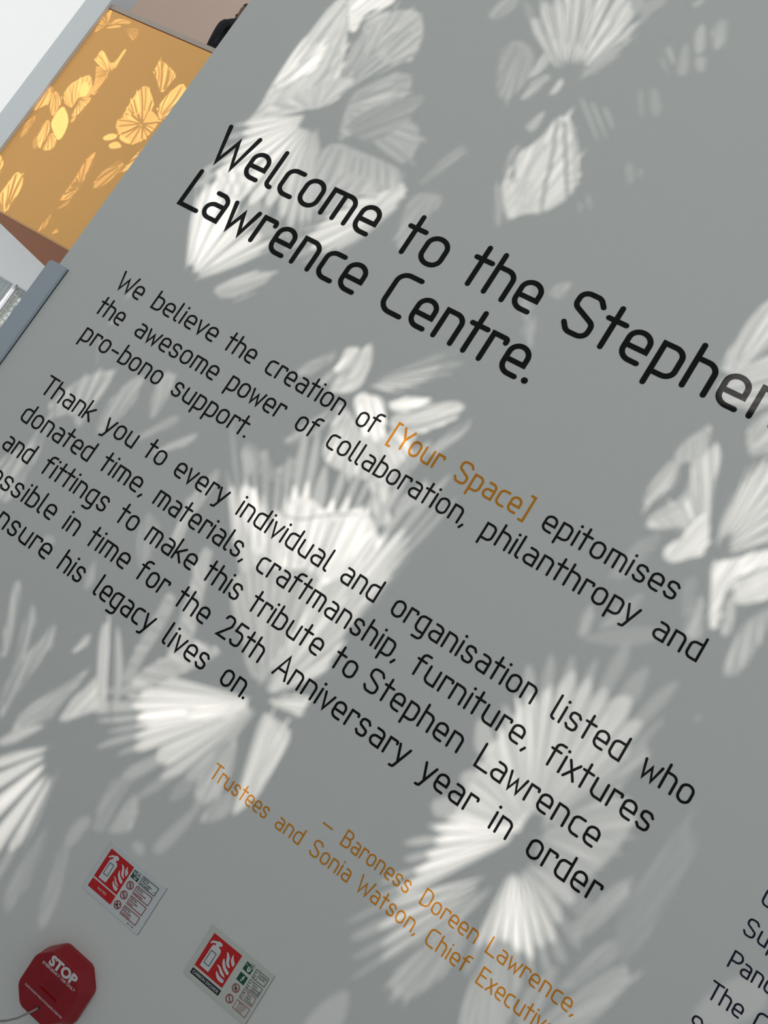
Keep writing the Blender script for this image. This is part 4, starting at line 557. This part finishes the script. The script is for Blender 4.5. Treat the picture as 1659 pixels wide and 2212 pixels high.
SIGN2 = {'red':[(9.5,86.5),(9.3,22.5),(73.6,22.9),(74.0,87.1)],'bar':[(9.4,17.7),(9.3,7.6),(74.6,8.2),(74.9,18.5)],'body':[(17.7,28.2),(37.3,28.1),(38.6,64.7),(37.5,69.0),(34.7,71.5),(30.4,71.8),(30.7,74.1),(34.6,76.4),(34.3,79.6),(30.9,80.9),(25.8,81.2),(24.3,79.1),(19.3,77.7),(13.5,74.1),(12.7,69.1),(14.9,69.2),(16.6,72.0),(22.9,74.9),(23.6,71.8),(19.1,69.6),(18.4,65.5)],'lab':[(21.2,61.0),(33.4,61.5),(33.2,36.0),(21.1,35.9)],'f1':[(46.5,76.2),(52.9,75.0),(58.0,69.7),(59.8,63.4),(68.0,56.9),(60.5,56.3),(54.7,62.2),(51.9,69.2)],'f2':[(60.4,80.1),(59.6,74.1),(60.8,69.3),(64.8,64.5),(70.2,61.4),(70.9,67.7),(66.9,71.1),(62.9,74.6)],'f3':[(48.6,64.9),(48.7,59.2),(51.9,53.8),(57.6,49.0),(70.0,44.3),(70.4,50.5),(60.3,53.5),(54.8,58.5)],'f4':[(42.4,48.2),(49.9,49.2),(56.8,45.9),(69.0,39.5),(63.1,38.4),(55.8,40.1),(50.6,45.2)],'f5':[(48.4,40.0),(51.0,34.0),(58.0,28.9),(69.5,28.5),(70.2,35.1),(59.5,35.1),(53.5,37.1)],'g1':[(86.9,85.7),(86.5,70.8),(103.1,70.2),(103.5,85.1)],'g2':[(86.8,65.2),(86.4,50.4),(103.4,49.9),(103.4,64.7)],'bbox':[(96.4,88.5),(104.2,88.7),(104.1,80.2),(96.6,80.0)],'circ':[(94.4,38.6),(94.7,18.0),(101.8,44.0)],'b1':[(108.4,86.1),(136.1,86.4),(136.2,69.9),(108.1,69.4)],'b2':[(107.6,65.9),(135.7,66.4),(135.4,49.5),(108.0,49.4)],'b3':[(107.1,46.9),(134.9,47.1),(135.1,30.6),(107.3,30.1)],'b4':[(106.9,26.0),(135.0,26.6),(135.1,9.8),(106.9,9.7)],'d1':[(116.8,85.9),(117.1,69.7)],'d2':[(117.5,65.0),(116.8,50.0)],'d3':[(116.8,45.6),(116.5,30.4)]}
Y0, Y1, Y2 = -.0023, -.0026, -.0029
def plate(e, w, h, m=None):
    bm = bmesh.new(); bm_box(bm, (0, -.002, 0), (w, 0, h)); link_bm('plate', bm, m or M['sign'], e)
    # the thin dark joint where the plate stands off the wall
    bm = bmesh.new(); bm_box(bm, (-.0002, -.0006, -.0005), (w+.0005, 0, h-.0002)); link_bm('backing_edge', bm, M['dark'], e)
def pictogram(e, S):
    slab_poly('red_panel', mmp(S['red']), Y0, -.002, M['red'], e)
    slab_poly('extinguisher_symbol', mmp(S['body']), Y1, -.002, M['sign'], e)
    frame_poly('symbol_label', S['lab'], .0011, Y2, M['ink'], e)
    for k in ('f1', 'f2', 'f3', 'f4', 'f5'):
        slab_poly('flame_symbol', smooth_out(mmp(S[k]), 1), Y1, -.002, M['sign'], e)
# water sign
e = thing('extinguisher_sign', 'white and red extinguisher sign reading WATER, upper left of the two', 'sign', (-.5192, 0, Z(-.745)), 'extinguisher signs')
plate(e, .1413, .0968); pictogram(e, SIGN1)
slab_poly('water_panel', mmp(SIGN1['red2']), Y0, -.002, M['red'], e)
print_mesh('water_text', 'WATER', M['sign'], e, .0262, .0156, Y1, .0048, .0225)
slab_poly('green_panel', mmp(SIGN1['green']), Y0, -.002, M['green'], e)
slab_poly('class_box', mmp(SIGN1['abox']), Y1, -.002, M['sign'], e); frame_poly('class_outline', SIGN1['abox'], .0004, Y2, M['ink'], e)
print_mesh('class_letter', 'A', M['ink'], e, .0796, .0793, Y2, .0068, .0062, .01)
dashes('green_symbol', [(71.5, 80, 1.2, 4.4), (73.6, 79.3, 1.2, 5), (76.0, 80.5, 1.1, 3.6), (72.2, 78.4, 5, 1.0), (76, 74.6, 7.2, 1.4), (77, 72.2, 5, 1.6), (78.4, 73.6, 2, 3)], Y1, M['sign'], e)
for i, c in enumerate(SIGN1['circ'][:3]):
    cx, cz = c
    dashes('hazard_symbol', [[(cx-2.6, cz-.8, 1.4, 2.6), (cx+1, cz+1.2, 2.2, 1.1), (cx-1, cz-4.4, 2.2, 1), (cx+1.6, cz-2.6, 1.0, 2.8), (cx-.6, cz+2.6, 1.2, 1.6)], [(cx-4, cz+.4, 1.4, 2), (cx+1.6, cz+1.2, 2.2, 1.2), (cx-1.4, cz-3.6, 1, 1.6), (cx+2.6, cz-2.6, 1.4, 1.6), (cx-3.2, cz-2, 1.2, 1)], [(cx-4.2, cz-3, 3.6, 2.6), (cx-1, cz-3.4, 3.4, 1.6), (cx+1.6, cz+1.6, 2.2, 2.4), (cx-3, cz-.4, 1.6, 1.4)]][i], Y1, M['ink'], e)
    ring('prohibition_ring', (cx/1000, cz/1000), .0075, .0016, Y2, M['inkred'], e)
for k, ink, rows in (('b1', 'green', ('Safe for:', 'Wood, paper', 'and textiles.')), ('b2', 'inkred', ('Not for:', 'Live electrical', 'equipment.')), ('b3', 'inkred', ('Not for:', 'Flammable', 'liquids.')), ('b4', 'inkred', ('Not for:', 'Flammable', 'metal fires.'))):
    frame_poly('text_box', SIGN1[k], .0012, Y1, M[ink], e)
    x = SIGN1[k][3][0]/1000+.0028; z = SIGN1[k][0][1]/1000
    for r, t in enumerate(rows): print_mesh('box_text', t, M['ink' if ink == 'green' or r == 0 else 'inkred'], e, x, z-.0052-.0045*r, Y1, .0032, None, .022)
link('tick', [(.1236, Y1, .0752), (.1244, Y1, .0745), (.1272, Y1, .0784), (.1266, Y1, .0786), (.1244, Y1, .0757), (.1239, Y1, .0757)], [(0, 1, 4, 5), (1, 2, 3, 4)], M['ink'], e)
dashes('maker_mark', [(113, 4.2, 3.4, 1.2), (117, 4.6, 1.4, .7), (119.2, 4.0, 1.0, 1.0), (121.5, 4.6, 2.2, .8), (124.4, 4.2, 3.6, 1.1)], Y1, M['ink'], e)
# carbon dioxide sign
e = thing('extinguisher_sign', 'white and red extinguisher sign reading CARBON DIOXIDE on a black bar', 'sign', (-.2674, 0, Z(-.7405)), 'extinguisher signs')
plate(e, .1415, .0965, M['signb']); pictogram(e, SIGN2)
slab_poly('black_bar', mmp(SIGN2['bar']), Y0, -.002, M['ink'], e)
print_mesh('bar_text', 'CARBON DIOXIDE', M['sign'], e, .0128, .0107, Y1, .0052, .0585, .008)
for k in ('g1', 'g2'): slab_poly('green_panel', mmp(SIGN2[k]), Y0, -.002, M['green'], e)
slab_poly('class_box', mmp(SIGN2['bbox']), Y1, -.002, M['sign'], e); frame_poly('class_outline', SIGN2['bbox'], .0004, Y2, M['ink'], e)
print_mesh('class_letter', 'B', M['ink'], e, .0983, .0815, Y2, .0056, .0042, .01)
slab_poly('bolt_symbol', mmp([(96.2, 63.2), (98.4, 63.2), (96.6, 59.2), (99.2, 59.2), (95.4, 54.4), (96.8, 54.2), (93.8, 51.8), (93.4, 55.2), (94.4, 54.8), (96.0, 57.6), (93.4, 57.6)]), Y1, -.002, M['sign'], e)
slab_poly('can_symbol', smooth_out(mmp([(93.5, 80.5), (97.5, 82), (100.6, 79.5), (100.6, 75), (98.2, 72), (94.6, 73), (93.2, 76.5)]), 1), Y1, -.002, M['sign'], e)
dashes('can_mark', [(95.0, 76.9, 4, .5), (96.8, 75.0, .5, 4.2)], Y2, M['ink'], e)
dashes('splash_symbol', [(88.2, 82.4, 2.2, .8), (90, 80.4, .9, 2.6), (88.8, 78.6, 1, 1.2), (91.6, 81.4, 1.2, .8)], Y1, M['sign'], e)
for i, c in enumerate(SIGN2['circ'][:2]):
    cx, cz = c
    if i == 0: dashes('hazard_symbol', [(cx-3.6, cz-1, .9, 2.6), (cx-2, cz+1.6, 1, 1.6), (cx-1.4, cz-2.4, 2.4, 1.6), (cx+1.4, cz-1, .9, 2.8), (cx+2.8, cz+.4, .9, 1.8), (cx-3, cz-3.4, 4.2, .8), (cx-.4, cz+.2, .9, 1.6)], Y1, M['ink'], e)
    ring('prohibition_ring', (cx/1000, cz/1000), .0073, .0014, Y2, M['inkred'], e)
for k, ink, d, rows in (('b1', 'ink', 'd1', ('Combustible', 'liquids')), ('b2', 'ink', 'd2', ('Live', 'electrical', 'equipment')), ('b3', 'inkred', 'd3', ('Wood', 'Paper', 'Textiles'))):
    frame_poly('text_box', SIGN2[k], .0008, Y1, M[ink], e)
    q = SIGN2[d]; xd = q[0][0]/1000
    dashes('text_box_divider', [(q[0][0], SIGN2[k][3][1], .5, SIGN2[k][0][1]-SIGN2[k][3][1])], Y1, M[ink], e)
    for r, t in enumerate(rows): print_mesh('box_text', t, M['ink'], e, xd+.0016, SIGN2[k][0][1]/1000-.0052-.0042*r, Y1, .0025, min(.0155, .0019*len(t)), .02)
    for r, t in enumerate(('Safe' if ink == 'ink' else 'Not', 'for')): print_mesh('box_text', t, M['ink'], e, SIGN2[k][3][0]/1000+.0018, SIGN2[k][3][1]/1000+.0052-.0036*r, Y1, .0022, None, .01)
    x = SIGN2[k][3][0]/1000+.0035; z = SIGN2[k][0][1]/1000-.0055
    if ink == 'ink': link('tick', [(x-.002, Y1, z), (x-.0013, Y1, z-.0018), (x+.003, Y1, z+.003), (x+.0024, Y1, z+.0032), (x-.0012, Y1, z-.0006), (x-.0015, Y1, z+.0002)], [(0, 1, 4, 5), (1, 2, 3, 4)], M['ink'], e)
    else: link('cross', [(x-.002, Y1, z+.0022), (x-.0014, Y1, z+.0026), (x+.0026, Y1, z-.002), (x+.002, Y1, z-.0024), (x+.002, Y1, z+.0026), (x+.0026, Y1, z+.0022), (x-.0014, Y1, z-.0024), (x-.002, Y1, z-.002)], [(0, 3, 2, 1), (4, 7, 6, 5)], M['ink'], e)
frame_poly('text_box', SIGN2['b4'], .0008, Y1, M['inkred'], e)
for r, (t, w) in enumerate((('IMPORTANT', .0165), ('Do not hold', .0150), ('horn when', .0140), ('operating', .0125))): print_mesh('box_text', t, M['inkred'], e, .1125, .0222-.0034*r, Y1, .0023, w, .008)

# ------------------------------------------------------------------ theft alarm on the extinguisher
e = thing('extinguisher_alarm', 'red eight-sided plastic extinguisher alarm reading STOP in pale letters', 'alarm', (-.4573, 0, Z(-.898)))
def octo(cx, cz, h, c):
    return [(cx-h+c, cz-h), (cx+h-c, cz-h), (cx+h, cz-h+c), (cx+h, cz+h-c), (cx+h-c, cz+h), (cx-h+c, cz+h), (cx-h, cz+h-c), (cx-h, cz-h+c)]
bm = bmesh.new()
rings = []
for y, cx, h, c in ((0, .0083, .0625, .030), (-.010, .0080, .0625, .030), (-.0335, .0005, .0545, .026), (-.0350, 0, .0525, .025)):
    rings.append([bm.verts.new((x, y, z)) for x, z in octo(cx, 0, h, c)])
for a, b in zip(rings[:-1], rings[1:]):
    for i in range(8): bm.faces.new([a[i], a[(i+1) % 8], b[(i+1) % 8], b[i]])
bm.faces.new(rings[-1]); bm.faces.new(rings[0][::-1])
bmesh.ops.bevel(bm, geom=[ed for ed in bm.edges if abs(ed.verts[0].co.y-ed.verts[1].co.y) > .001], offset=.007, segments=4, affect='EDGES', profile=.5)
case = link_bm('housing', bm, M['case'], e)
YF = -.0353
print_mesh('stop_text', 'STOP', M['print'], e, -0.0252, 0.0327, YF, 0.0169, 0.0645, .05)
print_mesh('use_text', 'EMERGENCY USE ONLY', M['print'], e, -0.0345, 0.0257, YF, .0047, 0.0809, .016)
print_mesh('warning_text', 'ALARM SOUNDS WHEN EXTINGUISHER IS REMOVED', M['print'], e, -0.0407, -0.0223, YF, .0036, 0.0939, .010)
bm = bmesh.new()
bm_box(bm, (-.013, -.0385, -.0088), (.027, -.0345, -.0068), .0006)
link_bm('speaker_ledge', bm, M['case'], e)
V = []; F = []
for r in range(9):
    for q in range(9):
        b = len(V); x = -.006+q*.0042; z = .000+r*.0026
        V += [(x+.0008*math.cos(k*math.pi/3), YF, z+.0008*math.sin(k*math.pi/3)) for k in range(6)]; F.append(tuple(range(b, b+6)))
link('speaker_holes', V, F, M['caseh'], e)
V = [(0.0056+.0032*math.cos(k*math.pi/8), YF, -0.0354+.0032*math.sin(k*math.pi/8)) for k in range(16)]
link('cable_hole', V, [tuple(range(16))], M['dark'], e)
def tube(name, pts, r, m, parent, n=10):
    bm = bmesh.new(); P = [Vector(p) for p in pts]; prev = None
    for i, p in enumerate(P):
        t = (P[min(i+1, len(P)-1)]-P[max(i-1, 0)]).normalized()
        u = t.cross(Vector((0, 1, .2))).normalized(); v = t.cross(u)
        cur = [bm.verts.new(p+(u*math.cos(2*math.pi*k/n)+v*math.sin(2*math.pi*k/n))*r) for k in range(n)]
        if prev:
            for k in range(n): bm.faces.new([prev[k], prev[(k+1) % n], cur[(k+1) % n], cur[k]])
        else: bm.faces.new(cur)
        prev = cur
    bm.faces.new(prev[::-1]); return link_bm(name, bm, m, parent, smooth=True)
tube('cable', [(0.0056, -.033, -0.0354), (0.0056-.002, -.040, -0.0354-.004), (0.0056-.008, -.043, -0.0354-.013), (0.0056-.019, -.045, -0.0354-.030), (0.0056-.034, -.046, -0.0354-.046), (0.0056-.060, -.045, -0.0354-.068), (0.0056-.11, -.035, -0.0354-.12)], .0019, M['cable'], e)

# ------------------------------------------------------------------ grey cover strip on the end of the lettered wall
e = thing('edge_guard', 'grey metal cover strip with a rounded top on the left edge of the lettered wall', 'wall edge guard', (-1.4386, 0, Z(-1.65)))
x0, x1, zt = 0, .0512, .2716+1.65
pts = [(x0, 0), (x1, 0), (x1, zt), (x0+.009, zt)]+[(x0+.009-.009*math.sin(a), zt-.009+.009*math.cos(a)) for a in [math.pi/2*k/6 for k in range(1, 7)]]
slab_poly('cover', pts, -.010, -.0012, M['guard'], e)
bm = bmesh.new(); bm_box(bm, (.0215, -.0012, .0), (x1+.0016, 0, zt+.0002)); link_bm('gap_shadow_strip', bm, M['dark'], e)  # dark strip painting the shadow between cover and wall

# ------------------------------------------------------------------ orange balustrade of the gallery
e = thing('balustrade', 'tall orange gallery balustrade panel with a pale top rail, dappled with sun', 'balustrade', (-9.08, 6.0, Z(1.63)))
bm = bmesh.new(); bm_box(bm, (-.005, .0, .0), (3.58, .11, 3.083)); link_bm('orange_panel', bm, M['orange'], e)
bm = bmesh.new(); bm_box(bm, (0, .003, 3.083), (3.58, .11, 3.10)); link_bm('painted_shade_line', bm, M['gap'], e)  # dark strip, painted-in shade below the rail
bm = bmesh.new(); bm_box(bm, (-.0, -.001, 3.10), (3.58, .13, 3.165), .002); link_bm('top_rail', bm, M['rail'], e)

# ------------------------------------------------------------------ person in black up on the gallery, seen in profile
def person(loc):
    e = thing('person', 'person in black clothes standing side-on on the gallery above the orange balustrade', 'person', loc)
    J = {}; vs_ = []; es = []; rad = []
    def v(name, co, r, prev=None):
        J[name] = len(vs_); vs_.append(co); rad.append(r if isinstance(r, tuple) else (r, r))
        if prev: es.append((J[prev], J[name]))
    # facing -x; y is left-right
    v('pelvis', (.01, 0, .93), (.125, .155)); v('waist', (.0, 0, 1.04), (.108, .14), 'pelvis'); v('chest', (-.02, 0, 1.18), (.136, .16), 'waist')
    v('collar', (.0, 0, 1.315), (.095, .12), 'chest'); v('neck', (-.005, 0, 1.475), (.055, .055), 'collar'); v('jaw', (-.022, 0, 1.545), (.078, .068), 'neck')
    v('brow', (-.012, 0, 1.625), (.108, .082), 'jaw'); v('crown', (.008, 0, 1.70), (.085, .068), 'brow')
    for s, n in ((1, 'l'), (-1, 'r')):
        v(n+'shoulder', (-.005, s*.160, 1.295), (.070, .064), 'collar'); v(n+'upper', (-.018, s*.200, 1.20), (.062, .054), n+'shoulder'); v(n+'elbow', (.0, s*.222, 1.06), (.05, .045), n+'upper')
        v(n+'fore', (.012, s*.222, .93), (.042, .038), n+'elbow'); v(n+'wrist', (.012, s*.218, .82), (.027, .022), n+'fore'); v(n+'palm', (.006, s*.215, .755), (.038, .016), n+'wrist')
        for k, (dx, ln) in enumerate(((-.033, .072), (-.011, .082), (.011, .077), (.032, .060))):
            a = (.003+dx, s*.214, .715); b = (-.004+dx, s*.210, .715-ln*.5); c = (.0+dx, s*.201, .715-ln)
            v(n+'f%da' % k, a, .0088, n+'palm'); v(n+'f%db' % k, b, .0082, n+'f%da' % k); v(n+'f%dc' % k, c, .0075, n+'f%db' % k)
        v(n+'t1', (-.028, s*.203, .765), .011, n+'palm'); v(n+'t2', (-.041, s*.197, .728), .0095, n+'t1'); v(n+'t3', (-.041, s*.193, .700), .008, n+'t2')
        v(n+'hip', (.01, s*.095, .86), (.098, .092), 'pelvis'); v(n+'knee', (-.005, s*.10, .48), (.06, .058), n+'hip'); v(n+'calf', (.012, s*.10, .33), (.056, .052), n+'knee'); v(n+'ankle', (.015, s*.10, .09), (.036, .036), n+'calf')
        v(n+'ball', (-.10, s*.11, .04), (.038, .046), n+'ankle'); v(n+'toe', (-.16, s*.115, .03), (.028, .04), n+'ball')
    me = bpy.data.meshes.new('body'); me.from_pydata(vs_, es, []); me.update()
    tmp = bpy.data.objects.new('body', me); COL.objects.link(tmp)
    sk = tmp.modifiers.new('skin', 'SKIN'); sk.branch_smoothing = .4
    for i, sv in enumerate(me.skin_vertices[0].data): sv.radius = rad[i]; sv.use_root = (i == 0)
    sb = tmp.modifiers.new('sub', 'SUBSURF'); sb.levels = 2; sb.render_levels = 2
    dg = bpy.context.evaluated_depsgraph_get(); dg.update()
    me2 = bpy.data.meshes.new_from_object(tmp.evaluated_get(dg)); bpy.data.objects.remove(tmp)
    bm = bmesh.new(); bm.from_mesh(me2); bmesh.ops.recalc_face_normals(bm, faces=bm.faces); bmesh.ops.holes_fill(bm, edges=bm.edges); bm.to_mesh(me2); bm.free()
    tmp = bpy.data.objects.new('body', me2); COL.objects.link(tmp)
    rm = tmp.modifiers.new('rm', 'REMESH'); rm.mode = 'VOXEL'; rm.voxel_size = .0052
    so = tmp.modifiers.new('sm', 'SMOOTH'); so.factor = .5; so.iterations = 9
    dg = bpy.context.evaluated_depsgraph_get(); dg.update()
    bme = bpy.data.meshes.new_from_object(tmp.evaluated_get(dg)); bpy.data.objects.remove(tmp)
    bme.name = 'body'; bme.materials.clear()
    for q in ('cloth', 'trouser', 'skin', 'hair'): bme.materials.append(M[q])
    def near(q, c, r): return max(0, 1-((q.x-c[0])**2+(q.y-c[1])**2+(q.z-c[2])**2)/r**2)**2
    xf = min(q.co.x for q in bme.vertices if abs(q.co.z-1.60) < .03 and abs(q.co.y) < .03); ys = max(q.co.y for q in bme.vertices if abs(q.co.z-1.60) < .03)
    for q in bme.vertices:
        if q.co.z > 1.45:
            q.co.x -= .034*near(q.co, (xf, 0, 1.585), .034)+.016*near(q.co, (xf+.015, 0, 1.505), .045)
            q.co.x += .014*(near(q.co, (xf, .032, 1.615), .03)+near(q.co, (xf, -.032, 1.615), .03))
            q.co.y += .018*(near(q.co, (.012, ys, 1.595), .032)-near(q.co, (.012, -ys, 1.595), .032))
    for p in bme.polygons:
        c = p.center; p.use_smooth = True
        p.material_index = 2 if (c.z > 1.47 or (c.z < .80 and abs(c.y) > .17)) else 3 if c.z < .10 else 0 if c.z > .90 else 1
        if c.z < .90 and abs(c.y) > .17 and c.z >= .80: p.material_index = 0
    b = bpy.data.objects.new('body', bme); COL.objects.link(b); b.parent = e
    # hair: close cap over crown, back and sides; beard along the jaw
    bm = bmesh.new(); bmesh.ops.create_uvsphere(bm, u_segments=28, v_segments=18, radius=1)
    for q in bm.verts:
        x, y, z = q.co; q.co = (.004+x*.110, y*.086, 1.655+z*.108)
    bmesh.ops.bisect_plane(bm, geom=bm.verts[:]+bm.edges[:]+bm.faces[:], plane_co=(.02, 0, 1.60), plane_no=(1.0, 0, 1), clear_inner=True)
    bmesh.ops.holes_fill(bm, edges=bm.edges[:])
    link_bm('hair', bm, M['hair'], e, smooth=True)
    bm = bmesh.new(); bmesh.ops.create_uvsphere(bm, u_segments=24, v_segments=14, radius=1)
    for q in bm.verts:
        x, y, z = q.co; q.co = (-.052+x*.056, y*.060, 1.518+z*.038)
    bmesh.ops.delete(bm, geom=[q for q in bm.verts if q.co.x > .0], context='VERTS')
    link_bm('beard', bm, M['hair'], e, smooth=True)
    bm = bmesh.new(); bm_box(bm, (xf-.006, -.02, 1.549), (xf+.02, .02, 1.557), .003); link_bm('mouth', bm, mat('lips', (.10, .03, .025), .5), e)
    for s in (1, -1):
        bm = bmesh.new(); bmesh.ops.create_uvsphere(bm, u_segments=14, v_segments=10, radius=.012); bmesh.ops.translate(bm, verts=bm.verts, vec=(xf+.016, s*.031, 1.615)); ey = link_bm('eye', bm, M['eye'], e, smooth=True)
        bm = bmesh.new(); bmesh.ops.create_uvsphere(bm, u_segments=12, v_segments=8, radius=.006); bmesh.ops.translate(bm, verts=bm.verts, vec=(xf+.0075, s*.032, 1.615)); link_bm('iris', bm, M['ink'], ey, smooth=True)
    return e
person((-7.903, 6.7, Z(4.28)))
